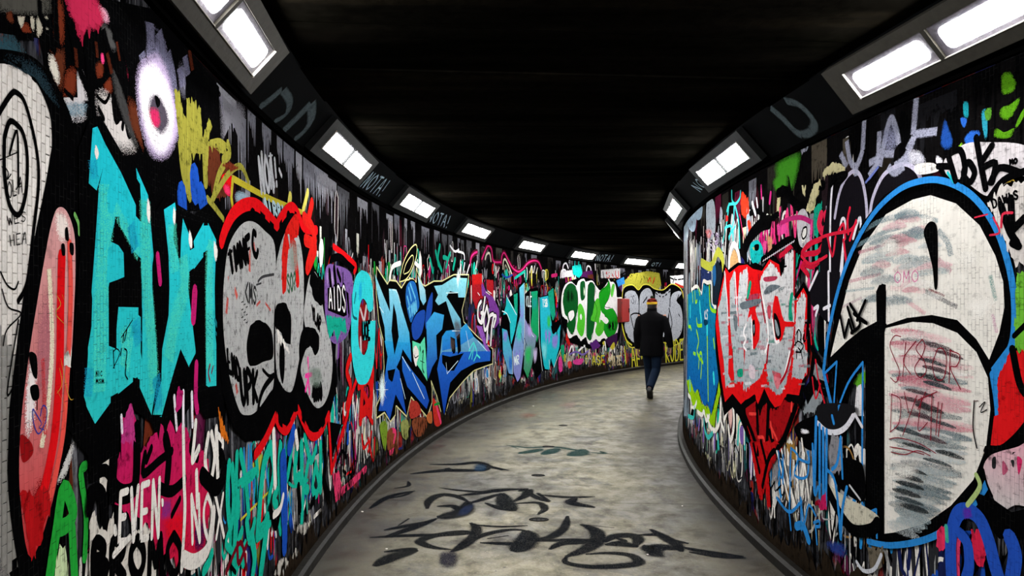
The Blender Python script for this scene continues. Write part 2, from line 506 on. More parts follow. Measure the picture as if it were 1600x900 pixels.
PAL = dict(k='050506', w='ebe8e2', g='a9abac', d='2b2c30', cy='22c3cd', tq='17b79c', rd='d8131a', bl='1d4fb5', sk='2b8fd8',
           mg='bf1f6d', pk='e8407f', pu='7d3f9b', li='9a86c9', gn='1f9a36', lg='6fcf3a', dg='0d4a1c', ye='d6cf3f', ol='94913a',
           br='5a2c1c', rs='6e2e1c', mr='5b0f22', lv='85868f', cr='e4dfb4', tn='a07a45', or_='e2761f', nv='1b2350', sa='f0605c')
def colr(c): return PAL.get(c, c)
def area2(p): return sum(a[0] * b[1] - b[0] * a[1] for a, b in zip(p, p[1:] + p[:1]))
def clean(loops):
    al = [p for l in loops for p in l]; want = abs(area2(loops[0])) - sum(abs(area2(l)) for l in loops[1:])
    got = sum(abs(area2([al[i] for i in t])) for t in tessellate_polygon([[Vector((a, b, 0)) for a, b in l] for l in loops]))
    return abs(got - want) < .02 * want
def ragged(L, r):
    """break a clean outline up: small bites sideways, runs downward"""
    out = []
    for (a, b) in zip(L, L[1:] + L[:1]):
        d = math.hypot(b[0] - a[0], b[1] - a[1]); n = max(1, int(d / (r * 1.6)))
        for i in range(n):
            t = i / n; out.append((a[0] + (b[0] - a[0]) * t + random.gauss(0, r * .35), a[1] + (b[1] - a[1]) * t + random.gauss(0, r * .8) - (random.random() < .15) * r * 3))
    return out
def fill(col, pts, c2=None, mat='paint', hole=None, sm=0, alpha=1.0, rag=0.0):
    S = ART.S
    def path(p):
        P = parse(p)
        P = [(*to_surface(S, u, v), c) for u, v, c in P]
        return smooth_path(P, True) if sm else [(a, b) for a, b, _ in P]
    loops = [path(pts)] + ([path(h) for h in (hole if isinstance(hole, list) else [hole])] if hole else [])
    if rag:
        for k in range(12):                      # a ragged outline that crosses itself would not fill cleanly: try again, calmer
            tr = [ragged(l, rag * .85 ** k) for l in loops]
            if clean(tr): loops = tr; break
    _fill(col, loops, c2, mat, alpha)
def _fill(col, loops, c2=None, mat='paint', alpha=1.0):
    allp = [p for l in loops for p in l]
    tri = tessellate_polygon([[Vector((a, b, 0)) for a, b in l] for l in loops])
    zs = [p[1] for p in loops[0]]; z0, z1 = min(zs), max(zs)
    ca = rgba(colr(col), alpha); cb = rgba(colr(c2), alpha) if c2 else ca
    def cv(p):
        t = (z1 - p[1]) / max(z1 - z0, 1e-4)
        return tuple(ca[i] + (cb[i] - ca[i]) * t for i in range(4))
    T = [[allp[i] for i in t] for t in tri]
    T = [t for t in T if abs((t[1][0] - t[0][0]) * (t[2][1] - t[0][1]) - (t[2][0] - t[0][0]) * (t[1][1] - t[0][1])) > 1e-9]
    if T: addtris(T, [[cv(p) for p in t] for t in T], MATS.index(mat))
def px_width(S, P, w):
    """metres on the surface of w photo pixels measured across the stroke"""
    (u0, v0), (u1, v1) = P[0][:2], P[1][:2]
    best = []
    for i in range(len(P) - 1):
        (u0, v0), (u1, v1) = P[i][:2], P[i + 1][:2]
        dx, dy = u1 - u0, v1 - v0; L = math.hypot(dx, dy) or 1
        nx, ny = -dy / L, dx / L; mu, mv = (u0 + u1) / 2, (v0 + v1) / 2
        a = to_surface(S, mu - nx * w / 2, mv - ny * w / 2); b = to_surface(S, mu + nx * w / 2, mv + ny * w / 2)
        p = to_surface(S, u0, v0); q = to_surface(S, u1, v1)
        tx, tz = q[0] - p[0], q[1] - p[1]; T = math.hypot(tx, tz) or 1
        best.append((abs((b[0] - a[0]) * -tz / T + (b[1] - a[1]) * tx / T), L))
    tot = sum(l for _, l in best)
    return sum(b * l for b, l in best) / tot
def line(col, w, pts, mat='paint', closed=False, taper=0, sm=1, wm=None, alpha=1.0):
    S = ART.S
    P = parse(pts)
    wd = wm or px_width(S, P, w)
    Q = [(*to_surface(S, u, v), c) for u, v, c in P]
    _line(col, Q, wd, mat, closed, taper, sm, alpha)
def _line(col, Q, wd, mat='paint', closed=False, taper=0, sm=1, alpha=1.0):
    path = smooth_path(Q, closed) if sm else [(a, b) for a, b, _ in Q]
    if closed: path = path + [path[0]]
    pp = [path[0]]
    for p in path[1:]:
        if math.hypot(p[0] - pp[-1][0], p[1] - pp[-1][1]) > 1e-4: pp.append(p)
    path = pp
    if len(path) < 2: return
    n = len(path); c = rgba(colr(col), alpha); T = []; tris = []
    hw = []
    for i in range(n):
        t = i / (n - 1); k = 1.0
        if taper == 1: k = 1 - .85 * t
        elif taper == 2: k = max(.15, math.sin(PI * min(max(t, .04), .96)) ** .6)
        elif taper == 3: k = .3 + .7 * t
        hw.append(wd / 2 * k)
    nr = []
    for i in range(n):
        a, b = path[max(i - 1, 0)], path[min(i + 1, n - 1)]
        dx, dz = b[0] - a[0], b[1] - a[1]; L = math.hypot(dx, dz) or 1
        nr.append((-dz / L, dx / L))
    soft = mat == 'spray'
    c0 = c[:3] + (0.0,)
    tc = []
    for i in range(n - 1):
        a, b = path[i], path[i + 1]
        dx, dz = b[0] - a[0], b[1] - a[1]; L = math.hypot(dx, dz) or 1
        m = (-dz / L, dx / L)
        # mitre where gentle, plain segment where the turn is sharp
        na = nr[i] if nr[i][0] * m[0] + nr[i][1] * m[1] > .8 else m
        nb_ = nr[i + 1] if nr[i + 1][0] * m[0] + nr[i + 1][1] * m[1] > .8 else m
        al = (a[0] + na[0] * hw[i], a[1] + na[1] * hw[i]); ar = (a[0] - na[0] * hw[i], a[1] - na[1] * hw[i])
        bl_ = (b[0] + nb_[0] * hw[i + 1], b[1] + nb_[1] * hw[i + 1]); br_ = (b[0] - nb_[0] * hw[i + 1], b[1] - nb_[1] * hw[i + 1])
        if soft:
            def lp(p, q, f): return (p[0] + (q[0] - p[0]) * f, p[1] + (q[1] - p[1]) * f)
            g = .6; a1, b1, a2, b2 = lp(a, al, g), lp(b, bl_, g), lp(a, ar, g), lp(b, br_, g)
            tris += [[a1, b1, bl_, al], [a2, b2, b1, a1], [ar, br_, b2, a2]]; tc += [[c, c, c0, c0], [c] * 4, [c0, c0, c, c]]
        else:
            tris.append([ar, br_, bl_, al]); tc.append([c] * 4)
        sharp = i < n - 2 and nr[i + 1][0] * m[0] + nr[i + 1][1] * m[1] <= .8
        if sharp and not soft:
            h = hw[i + 1]; ring = [(b[0] + h * math.cos(k * PI / 4), b[1] + h * math.sin(k * PI / 4)) for k in range(8)]
            tris.append(ring); tc.append([c] * 8)
    if not closed and not soft:
        for i in (0, n - 1):
            h = hw[i]
            ring = [(path[i][0] + h * math.cos(k * PI / 4), path[i][1] + h * math.sin(k * PI / 4)) for k in range(8)]
            tris.append(ring); tc.append([c] * 8)
    addtris(tris, tc, MATS.index(mat))
def soft(col, pts, alpha=1.0, core=.5):
    """spray cloud: solid core fading to nothing at the outline"""
    S = ART.S
    P = [(*to_surface(S, u, v), c) for u, v, c in parse(pts)]
    R = smooth_path(P, True, 4)
    cx = sum(p[0] for p in R) / len(R); cz = sum(p[1] for p in R) / len(R)
    I = [(cx + (p[0] - cx) * core, cz + (p[1] - cz) * core) for p in R]
    c = rgba(colr(col), alpha); c0 = c[:3] + (0.0,)
    T, K = [], []
    n = len(R)
    for i in range(n):
        j = (i + 1) % n
        T.append([(cx, cz), I[i], I[j]]); K.append([c] * 3)
        T.append([I[i], R[i], R[j], I[j]]); K.append([c, c0, c0, c])
    addtris(T, K, 2)

# stroke alphabet for hand-written tags
GLY = {'A': '0,0 .45,1 .9,0|.15,.4 .75,.4', 'B': '0,0 0,1 .6,.9 .55,.6 0,.5 .8,.35 .7,.05 0,0', 'C': '.9,.85 .5,1 .05,.6 .1,.2 .5,0 .9,.15',
 'D': '0,0 0,1 .7,.85 .85,.45 .6,.05 0,0', 'E': '.8,1! 0,1! 0,0! .8,0|0,.5 .6,.5', 'F': '.8,1! 0,1! 0,0|0,.5 .6,.5', 'G': '.9,.85 .5,1 .05,.6 .1,.2 .5,0 .9,.2! .9,.5! .5,.5',
 'H': '0,0 0,1|.8,0 .8,1|0,.5 .8,.5', 'I': '.3,0 .3,1', 'K': '0,0 0,1|.8,1 0,.45! .8,0', 'L': '0,1! 0,0! .7,0', 'M': '0,0! .1,1! .45,.3! .8,1! .9,0',
 'N': '0,0! .05,1! .75,0! .8,1', 'O': '.45,1 .05,.7 .05,.3 .45,0 .85,.3 .85,.7 .45,1', 'P': '0,0 0,1 .7,.9 .7,.6 0,.45', 'R': '0,0 0,1 .7,.9 .65,.6 0,.5! .8,0',
 'S': '.85,.85 .5,1 .1,.8 .4,.55 .8,.3 .5,0 .05,.15', 'T': '.45,0 .45,1|0,1 .9,1', 'U': '0,1 .02,.3 .4,0 .8,.3 .8,1', 'V': '0,1! .4,0! .8,1', 'W': '0,1! .2,0! .45,.7! .7,0! .95,1',
 'X': '0,0 .8,1|0,1 .8,0', 'Y': '0,1! .4,.5! .8,1|.4,.5 .35,0', 'Z': '0,1! .8,1! 0,0! .8,0', '8': '.45,.52 .1,.75 .45,1 .8,.75 .45,.52 .05,.25 .45,0 .85,.25 .45,.52',
 '!': '.3,1 .3,.35|.3,.08 .3,0', '.': '.2,.1 .25,.02', '4': '.7,0 .6,1! 0,.35! .9,.35', '0': '.45,1 .05,.7 .05,.3 .45,0 .85,.3 .85,.7 .45,1', '2': '.05,.8 .45,1 .8,.75 .05,0! .9,0', '?': '.1,.8 .5,1 .8,.7 .4,.4 .4,.3|.4,.08 .4,0',
 'i': '.3,0 .3,.65|.3,.85 .3,.92'}
def tagtext(col, w, text, quad, mat='paint', lean=0.0, gap=.25, wm=None, alpha=1.0):
    """quad: 'TL TR BR BL' corners in the current frame"""
    q = parse(quad); n = len(text); tot = n + gap * (n - 1)
    def at(x, y):
        x = x / tot + lean * (y - .5)
        tp = [q[0][i] + (q[1][i] - q[0][i]) * x for i in (0, 1)]; bt = [q[3][i] + (q[2][i] - q[3][i]) * x for i in (0, 1)]
        return [bt[i] + (tp[i] - bt[i]) * y for i in (0, 1)]
    x0 = 0.0
    keep = ART.fr; ART.fr = (0, 0, 1)
    for ch in text:
        for poly in GLY.get(ch, '').split('|'):
            if not poly: continue
            s = []
            for t in poly.split():
                c = '!' if t.endswith('!') else ''
                a, b = t.rstrip('!').split(',')
                u, v = at(x0 + float(a), float(b)); s.append(f'{u:.2f},{v:.2f}{c}')
            line(col, w, ' '.join(s), mat, wm=wm, alpha=alpha)
        x0 += 1 + gap
    ART.fr = keep

def rng_zone(S, u0, u1, z0, z1):
    back = A0 * (RO if S == 'L' else RI) * .97          # None: as far back as the tunnel is built
    a, b = (back if u is None else to_surface(S, u, 480)[0] for u in (u0, u1))
    return min(a, b), max(a, b), z0, z1
def scrib(S, u0, u1, z0, z1, n, pal, h=(.15, .45), w=(.008, .03), kinds='tag drip loop slab'):
    """old overlapping tags and runs: zigzags, loops, drips, slabs of colour"""
    s0, s1, z0, z1 = rng_zone(S, u0, u1, z0, z1); kinds = kinds.split()
    R = random
    for _ in range(n):
        s = R.uniform(s0, s1); c = R.choice(pal); k = R.choice(kinds); hh = R.uniform(*h); z = R.uniform(z0 + hh * .3, z1 - hh * .3); wd = R.uniform(*w)
        cl = lambda q: min(max(q, max(z0, .06)), min(z1, HW - .02))
        if k == 'tag':
            m = R.randint(3, 7); dx = R.uniform(.03, .10); P = []; x = s; up = R.random() < .5
            for i in range(m):
                P.append((x + R.uniform(-.02, .02), cl(z + (hh / 2 if up else -hh / 2) * R.uniform(.5, 1)), R.random() < .55)); x += dx * R.uniform(.1, 1.2); up = not up
            _line(c, P, wd, taper=R.choice((0, 0, 2)))
        elif k == 'drip':
            _line(c, [(s, cl(z + hh / 2), False), (s + R.uniform(-.005, .005), cl(z - hh / 2), False)], wd, taper=1)
        elif k == 'loop':
            P = []; r = hh / 2 * R.uniform(.25, .6); a0 = R.uniform(0, 6.28); turns = R.uniform(.6, 1.1)
            for i in range(9):
                a = a0 + turns * 6.28 * i / 8; P.append((s + r * math.cos(a), cl(z + hh / 2 * math.sin(a)), False))
            _line(c, P, wd, taper=R.choice((0, 2)))
        elif k == 'slab':
            ww = R.uniform(.04, .14); P = []
            for i in range(7):
                a = 6.28 * i / 7 + R.uniform(-.25, .25); P.append((s + ww / 2 * math.cos(a) * R.uniform(.6, 1.2), cl(z + hh / 2 * math.sin(a) * R.uniform(.6, 1.15)), R.random() < .3))
            _fill(c, [smooth_path(P, True, 4)], None, R.choice(('paint', 'mottle')))
            if R.random() < .5:
                _line(R.choice(('k', 'k', 'w')), P, R.uniform(.006, .014), closed=True)
def drips(S, u0, u1, ztop, h, pal, step=.03, mat='mottle', w=(.012, .05)):
    """curtains of thin paint that run down from a band, ending in fingers of unequal length"""
    s0, s1, _, _ = rng_zone(S, u0, u1, 0, 0); s = s0; R = random
    while s < s1:
        W = R.uniform(w[0], w[1]); base = R.uniform(*h) * .55; c = R.choice(pal); top = ztop - R.choice((0, 0, R.uniform(0, .06)))
        P = [(s, top, True), (s + W, top, True)]; x = s + W
        while x > s + .012:
            fw = R.uniform(.010, .030); L = base + R.uniform(-.05, .06) + (R.uniform(.05, h[1]) if R.random() < .35 else 0)
            P += [(x - fw * .1, top - base * .6, False), (x - fw * .35, top - L, False), (x - fw * .65, top - L, False)]; x -= fw * R.uniform(1.0, 1.9)
        P.append((s, top - base * .5, False))
        _fill(c, [smooth_path(P, True, 3)], None, mat)
        s += W + step * R.uniform(.2, 2.2)
# ================================================================ outer (left) wall
BOT = ['k', 'k', 'w', 'w', 'g', 'lv', 'mg', 'tq', 'rd', 'sk', 'd', 'd', 'bl', 'cr']
piece('old_tags', 'tangle of old overlapping tags and paint runs', 'L'); ART.kind = 'stuff'
# cloudy old coats first, then runs from the top, then tags
scrib('L', -60, 350, .3, 2.45, 60, ['k', 'd', 'br', 'lv', 'k', 'rs'], (.2, .6), (.02, .05), 'slab drip')
scrib('L', 330, 620, .3, 2.4, 120, ['k', 'd', 'k', 'lv', 'br', 'mr', 'k'], (.2, .6), (.02, .05), 'slab drip')
scrib('L', 600, 1068, .3, 2.4, 330, ['k', 'd', 'k', 'mr', 'pu', 'lv', 'tq', 'k', 'nv', 'g'], (.15, .5), (.02, .05), 'slab drip tag')
piece('black_coat', 'broad coat of black paint under the runs', 'L'); ART.kind = 'stuff'
_a, _b, _, _ = rng_zone('L', 300, 1090, 0, 0)
def black_band(a, b):
    n = int((b - a) / .13); zs = [1.97 + .10 * math.sin(i * 1.7) + random.uniform(-.06, .06) for i in range(n + 1)]
    for i in range(n):
        x0, x1 = a + (b - a) * i / n, a + (b - a) * (i + 1) / n
        _fill('0b0a0b', [[(x0, zs[i]), ((x0 + x1) / 2, (zs[i] + zs[i + 1]) / 2 - random.uniform(-.05, .12)), (x1, zs[i + 1]), (x1, HW - .006), (x0, HW - .006)]], None, 'mottle')
black_band(_a, _b)
scrib('L', 338, 1068, 1.8, 2.45, 60, ['k', '2a0c14', '1c1814', '241a1e'], (.25, .5), (.03, .06), 'slab')
drips('L', 338, 500, HW - .01, (.15, .30), ['83848f', '6f707a', '94959e'], .05, w=(.10, .30))
drips('L', 490, 760, HW - .01, (.12, .28), ['83848f', '6f707a', '94959e', '55565c'], .12, w=(.10, .35))
drips('L', 750, 1068, HW - .01, (.08, .2), ['5c5d63', '43443f', '2c2a28', '6f707a'], .25, w=(.08, .3))
drips('L', 350, 620, HW - .33, (.12, .3), ['7c7d88', '8f909a', 'k', 'cfcfc4', 'mr', 'k'], .18, w=(.03, .12))
drips('L', 480, 700, HW - .5, (.12, .3), ['k', '9a9ba5', 'k', 'cfcfc4', 'gn', 'k', 'w'], .12, w=(.03, .12))
piece('old_tags', 'tangle of old overlapping tags and paint runs', 'L'); ART.kind = 'stuff'
scrib('L', None, -140, .3, 2.4, 320, ['k', 'w', 'sk', 'k', 'rd', 'd', 'lv', 'mg', 'tq', 'g', 'ye', 'k'], (.2, .7), (.015, .05))
scrib('L', 110, 350, .3, 1.0, 70, ['k', 'w', 'w', 'k', 'mg', 'g', 'd'], (.2, .5), (.01, .035))
scrib('L', 340, 560, .3, .95, 150, BOT + ['tq', 'tq', 'w', 'k'], (.2, .5), (.01, .03))
scrib('L', 540, 790, .3, .9, 170, BOT + ['w', 'w', 'ol', 'rs', 'g', 'g'], (.15, .45), (.008, .03))
scrib('L', 780, 1068, .3, .85, 190, ['w', 'g', 'k', 'k', 'lv', 'd', 'mg', 'ye', 'pk', 'g', 'w', 'tq'], (.12, .4), (.008, .025))
scrib('L', 480, 620, 1.0, 2.1, 110, ['k', 'k', 'w', 'lv', 'gn', 'pu', 'k', 'rd', 'tq', 'cr', 'd'], (.15, .5), (.008, .025))
scrib('L', 600, 800, 1.6, 2.2, 120, ['k', 'w', 'tq', 'mg', 'k', 'lv', 'rd', 'k', 'w'], (.12, .4), (.008, .025))
scrib('L', 760, 1068, 1.5, 2.25, 220, ['k', 'w', 'tq', 'pu', 'mg', 'k', 'lv', 'rd', 'ye', 'k', 'mr', 'w'], (.12, .4), (.008, .025))
scrib('L', 740, 1068, .7, 1.7, 200, ['k', 'pu', 'tq', 'mr', 'k', 'w', 'rd', 'li', 'k', 'mg'], (.12, .4), (.01, .03))

drips('L', 440, 1068, .62, (.18, .34), ['d6d2ca', 'b9b9ba', '8d8d90', 'k', 'd9d4cc', '6a6a6c'], .10, w=(.03, .12))
scrib('L', 440, 1068, .2, .6, 170, ['w', 'w', 'g', 'k', 'lv', 'cr', 'k', 'd'], (.06, .22), (.006, .018), 'drip drip tag')
# ---- upper near corner
piece('sprayed_patches', 'dark rust, crimson and grey sprayed patches high on the wall', 'L')
z_(0, 0, 1)
fill('k', '-90,-60 235,-20 300,80 345,140 345,330 120,330 60,60 -90,40')
z_(0, 0, 4)
soft('2c4a55', '-200,180 60,190 150,300 230,430 180,560 0,420 -200,360', .9)
soft('4b4a45', '-100,-150 330,-40 330,90 60,95 -100,40', 1, .55)
soft('br', '30,80 70,70 80,150 40,130', 1, .55); soft('rs', '110,150 170,140 200,240 150,230', 1, .55)
for q in ('100,100 150,100 130,180 110,150', '180,100 210,110 205,200 185,170', '215,110 250,110 260,200 225,240', '265,110 290,100 300,180 280,190'):
    soft('b9b3a2', q, 1, .55)
soft('c02a50', '395,-60 560,-60 640,60 650,130 620,180 560,200 545,150 510,190 500,280 470,230 460,140 420,90', 1, .55)
soft('e7a5bd', '600,20 670,70 680,150 620,120', .9)
soft('rs', '330,0 390,0 400,270 350,290 320,200', 1, .55); soft('br', '300,300 400,300 390,560 330,540', 1, .55)
soft('rs', '380,600 400,430 470,420 470,580 430,610', 1, .55)
soft('d9d4c8', '290,330 330,340 370,480 350,540 300,440', 1)
soft('rs', '590,400 640,380 640,480 600,490', 1, .55); soft('rs', '640,520 690,480 700,580 650,590', 1, .55)
soft('pk', '620,340 640,330 650,390 630,400', 1, .55); soft('b22a4e', '775,330 800,340 840,560 850,600 800,520', 1, .55)
soft('c9c6c9', '370,620 430,610 480,600 470,430 520,450 545,620 525,640 530,760 400,760', 1, .55)
soft('7e97a5', '370,640 540,640 530,730 390,720', .8)
soft('cfcac8', '590,560 640,540 690,590 710,760 790,760 850,870 850,960 700,960 640,830 590,700', 1, .55)
for q in ('600,600 650,640 680,590', '520,540 560,610 540,700', '700,640 720,760 770,690 760,800', '780,760 800,850 830,800', '610,680 640,740'):
    line('k', 5, q)
soft('4a4a4a', '620,130 680,170 740,300 700,330 640,230', 1, .55); soft('3c3c3c', '680,330 760,560 840,800 860,960 800,850 700,560', 1, .55)
soft('br', '790,600 850,640 870,780 900,960 860,900 800,760', 1, .55)
soft('5e5d74', '920,150 1000,190 1050,330 1080,560 1000,560 930,400', 1, .55)
soft('8b89a8', '960,210 1030,240 1050,420 1000,460 950,380', .8)
soft('54535f', '1110,390 1160,420 1200,620 1120,600', 1, .55)

for q, w in (('330,-40 340,120 350,300', 9), ('420,90 450,240 470,380', 10), ('540,150 545,330 560,520', 12), ('300,270 340,330', 8), ('640,180 680,330 760,520', 7), ('560,520 640,500 700,400', 8), ('480,380 500,470 560,560', 9), ('700,200 780,330 830,560', 10), ('390,560 450,620', 6), ('90,150 100,220 200,230', 9), ('240,0 250,120 320,160', 8)): line('k', w * 1.2, q, mat='spray')
for q, w in (('460,300 470,420', 6), ('660,330 690,460', 6), ('590,260 600,360', 5), ('720,260 740,380', 4), ('1180,300 1200,440', 6)): line('4a2014', w, q, mat='spray', alpha=.8)
for q in ('940,200 960,300', '1000,250 1010,380', '1140,420 1150,560', '1380,600 1400,760', '1450,640 1460,800'): line('8b89a0', 9, q, mat='spray', taper=1, alpha=.8)
soft('77777f', '1370,560 1450,610 1530,670 1530,800 1500,900 1470,780 1410,800 1380,900 1370,760', 1, .55)
for q, w in (('930,140 940,260 935,380', 16), ('985,200 1010,320 1015,460', 14), ('1040,330 1070,470 1085,600', 14), ('1120,420 1140,540', 12), ('880,330 900,420', 12), ('1150,350 1170,470', 10)): line('6f6e88', w, q, mat='spray', alpha=.7)
soft('c02a50', '395,-60 560,-60 640,60 650,130 600,190 540,180 500,260 470,230 450,140 410,80', 1, .7)
for q in ('500,190 505,290', '545,170 548,240', '470,150 478,230', '600,150 604,210'): line('a3203f', 8, q, mat='spray', taper=1)
piece('ring_graffiti', 'soft white ring sprayed over lilac runs', 'L')
z_(0, 0, 4)
soft('b7a6c9', '850,400 1000,330 1100,640 1120,840 1040,1000 930,980 850,720', 1, .8)
soft('e4e1e8', '870,420 960,380 1050,520 1090,740 1070,900 1010,985 940,930 880,760 855,560', 1, .8)
soft('4a4450', '930,590 985,580 1040,680 1055,780 1010,850 950,800 915,700', 1, .7)
soft('c22a5c', '925,670 985,680 1000,780 960,810 925,740', 1); fill('k', '960,600 985,610 995,650 975,670', sm=1)

piece('lettering', 'olive yellow scrawled letters high on the wall', 'L')
z_(0, 0, 4)
fill('ol', '1080,550 1120,580 1140,720 1160,740 1160,620 1200,600 1250,680 1260,860 1300,740 1320,780 1290,890 1400,890 1420,960 1360,960 1300,1000 1290,1150 1270,1150 1260,960 1190,960 1190,1180 1160,1180 1120,960 1100,750', mat='mottle', rag=.006)
z_(0, 225, 4)
fill('br', '1300,20 1360,20 1380,130 1440,130 1450,330 1340,330 1290,200', mat='mottle', rag=.006)
fill('rd', '1380,200 1440,190 1440,320 1400,300', mat='mottle', sm=1)
for q in ('1270,0 1280,240', '1120,0 1140,180 1180,330', '1420,0 1430,60 1390,100', '1330,330 1360,200 1400,120', '1320,350 1420,190 1500,140 1550,240', '1290,340 1340,400 1390,470', '1310,-10 1370,-20 1420,20'):
    line('ol', 7, q, mat='mottle')
for q in ('1210,200 1215,300', '1250,310 1270,400', '1130,310 1135,400'): line('bl', 14, q, mat='mottle')
z_(300, 225, 4)
line('b5a92f', 6, '255,440 240,330! 250,215! 330,260 480,340 600,390 690,430', sm=1)
line('c9c25a', 6, '610,330 600,400'); line('c9c25a', 5, '690,420 720,300')
fill('rs', '180,130 230,110 290,150 240,170', mat='mottle', rag=.006); soft('e0335f', '190,250 230,260 240,330 200,310', 1)

piece('lettering', 'pale grey scrawled word high on the wall', 'L')
z_(300, 225, 4)
tagtext('b9bcc2', 3, 'NOT', '410,90 500,70 520,290 430,300')
tagtext('b9bcc2', 2.5, 'A!', '470,110 530,90 540,250 490,270')
for q in ('540,160 555,200', '430,60 440,240'): line('b9bcc2', 3, q)
piece('lettering', 'faded pale blue word between the red humps', 'L')
z_(300, 225, 4)
soft('8fa9b8', '260,310 300,290 360,330 340,380 270,370', .9)
tagtext('a9c4cf', 2.2, 'AIRBN', '440,340 580,400 590,470 450,420')

# ---- near white throw-up on bare tile
piece('throw_up', 'chalky white rounded shape with a broad black edge', 'L')
z_(0, 0, 1)
fill('k', '-120,84 12,80 55,95 85,130 104,170 118,210 140,230 140,330 118,470 116,560 110,680 95,900 20,1000 -120,1000')
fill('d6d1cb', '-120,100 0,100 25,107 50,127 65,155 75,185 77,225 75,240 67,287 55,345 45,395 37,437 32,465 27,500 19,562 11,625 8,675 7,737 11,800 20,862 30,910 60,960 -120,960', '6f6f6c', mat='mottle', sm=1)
soft('4a4a4c', '-60,640 0,640 6,700 6,800 14,900 -60,900', .8)
# the mosaic tiles that can be told apart here: each a chip of its own, proud of its joints
_off = ART.off + .0003; done()
kt_ = NT('chalky_white_paint_on_tile'); oi = kt_.n('ObjectInfo'); tcn = kt_.n('TexCoord').outputs['Object']
kt_.l(kt_.mix(1.0, kt_.ramp(oi.outputs['Random'], [(0, 'c4c0bb'), (.5, 'd2cdc8'), (1, 'dcd8d2')]), kt_.ramp(kt_.noise(tcn, 160, 4, .6), [(.3, .8), (.6, 1.0)]), 'MULTIPLY'), kt_.b.inputs['Base Color'])
kt_.b.inputs['Roughness'].default_value = .4; kt_.b.inputs['Specular IOR Level'].default_value = .25
def white_edge(v):
    E = [(100, 0), (107, 25), (127, 50), (155, 65), (185, 75), (225, 77), (240, 75), (287, 67), (345, 55), (395, 45), (437, 37), (465, 32), (500, 27), (562, 19), (640, 10), (700, 8), (740, 7), (800, 11), (862, 20), (900, 28)]
    for (a, b), (c, d) in zip(E, E[1:]):
        if a <= v <= c: return b + (d - b) * (v - a) / (c - a)
    return -999
bm = bmesh.new(); tw, th, td = TW / 2 - .0005, TH / 2 - .0005, .0009
lo = [bm.verts.new((x * tw, y * th, -.001)) for x, y in ((-1, -1), (1, -1), (1, 1), (-1, 1))]
hi = [bm.verts.new((x * (tw - .001), y * (th - .001), td)) for x, y in ((-1, -1), (1, -1), (1, 1), (-1, 1))]
bm.faces.new(hi)
for q in range(4): bm.faces.new((lo[q], lo[(q + 1) % 4], hi[(q + 1) % 4], hi[q]))
tme = bpy.data.meshes.new('tile'); bm.normal_update(); bm.to_mesh(tme); bm.free(); tme.materials.append(kt_.m)
tme2 = tme.copy(); tme2.materials[0] = simple('lower_tile_grey', '7d7c78', .4, 0, .35, 60, .2, .25)  # greyer colour for the tiles lower on the wall
sA = to_surface('L', -6, 300)[0]; sB = to_surface('L', 80, 300)[0]
cand = []; ci = 0; s = sA
while s < sB:
    zz = .7 + (ci % 2) * TH / 2
    while zz < HW:
        P = pol(RO, s / RO, zz); u = 800 + FPX * P.x / P.y; v = Y0 - FPX * (zz - CAMH) / P.y
        if 104 < v < 890 and u < white_edge(v) + 6: cand.append((P.y, s, zz))
        zz += TH
    s += TW; ci += 1
random.seed(3); cand.sort()
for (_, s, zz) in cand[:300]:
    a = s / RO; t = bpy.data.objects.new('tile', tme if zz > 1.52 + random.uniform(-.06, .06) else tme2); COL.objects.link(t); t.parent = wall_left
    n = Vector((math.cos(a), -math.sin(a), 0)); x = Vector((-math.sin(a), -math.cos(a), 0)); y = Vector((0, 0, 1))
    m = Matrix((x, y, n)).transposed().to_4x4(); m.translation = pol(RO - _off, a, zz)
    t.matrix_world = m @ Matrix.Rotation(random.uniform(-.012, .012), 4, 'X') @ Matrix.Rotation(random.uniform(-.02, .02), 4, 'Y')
    for i in range(int((s - TW) // CELL), int((s + TW) // CELL) + 1):
        for j in range(int((zz - TH) // CELL), int((zz + TH) // CELL) + 1): GRID['L'][(i, j)] = max(GRID['L'].get((i, j), 0), int((_off + .0012 - .0006) / LAYER) + 2)

piece('throw_up_edge', 'broad black outline of the chalky white shape', 'L')
z_(0, 0, 1)
fill('k', '-40,98 0,99 25,106 50,126 65,154 75,185 77,225 75,240 67,287 55,345 45,395 37,437 32,465 27,500 19,562 10,640 8,700 7,740 11,800 20,862 34,930 70,930 46,860 36,800 34,740 40,700 46,600 58,500 70,420 88,340 104,280 108,220 100,170 82,130 52,92 12,78 -40,78', sm=1)
soft('22343d', '10,82 50,96 78,132 90,170 70,150 40,110 0,96', .7)
piece('red_drop_shape', 'red and pink drop shape edged in black', 'L')
z_(0, 0, 1)
fill('d9a3a3', '86,325 100,330 112,365 114,420 112,475 108,550 101,600 97,675 78,782 44,872 27,780 27,675 40,560 54,470 66,400 76,350', 'c2242a', sm=1)
soft('3a1a20', '70,450 82,440 88,500 80,560 64,520', .5); soft('b06a74', '58,470 76,450 82,560 70,640 48,600', .9); soft('f0e6e6', '42,555 54,560 50,660 34,690 34,620', 1)
line('eadfc4', 8, '72,420 76,500 76,560 70,640 60,700', mat='spray', alpha=.9); line('c8444a', 7, '62,560 64,620 66,680', mat='spray', alpha=.7)
soft('efe2dc', '80,330 100,335 106,370 88,380', 1); soft('8a1418', '60,740 84,740 60,820 44,860 34,800', .9)
line('rd', 12, '92,400 90,480 89,560 83,660 72,730 48,830', taper=0)
line('e9534a', 7, '104,380 106,450 104,520 99,610 92,690 74,775', taper=0)
fill('8f1216', '27,680 44,692 46,710 30,722', sm=1); fill('b3161b', '26,770 70,760 76,785 44,872', mat='mottle', rag=.006)
fill('k', '40,552 52,556 53,590 46,585', sm=1); fill('k', '42,605 54,602 56,622 46,625', sm=1)
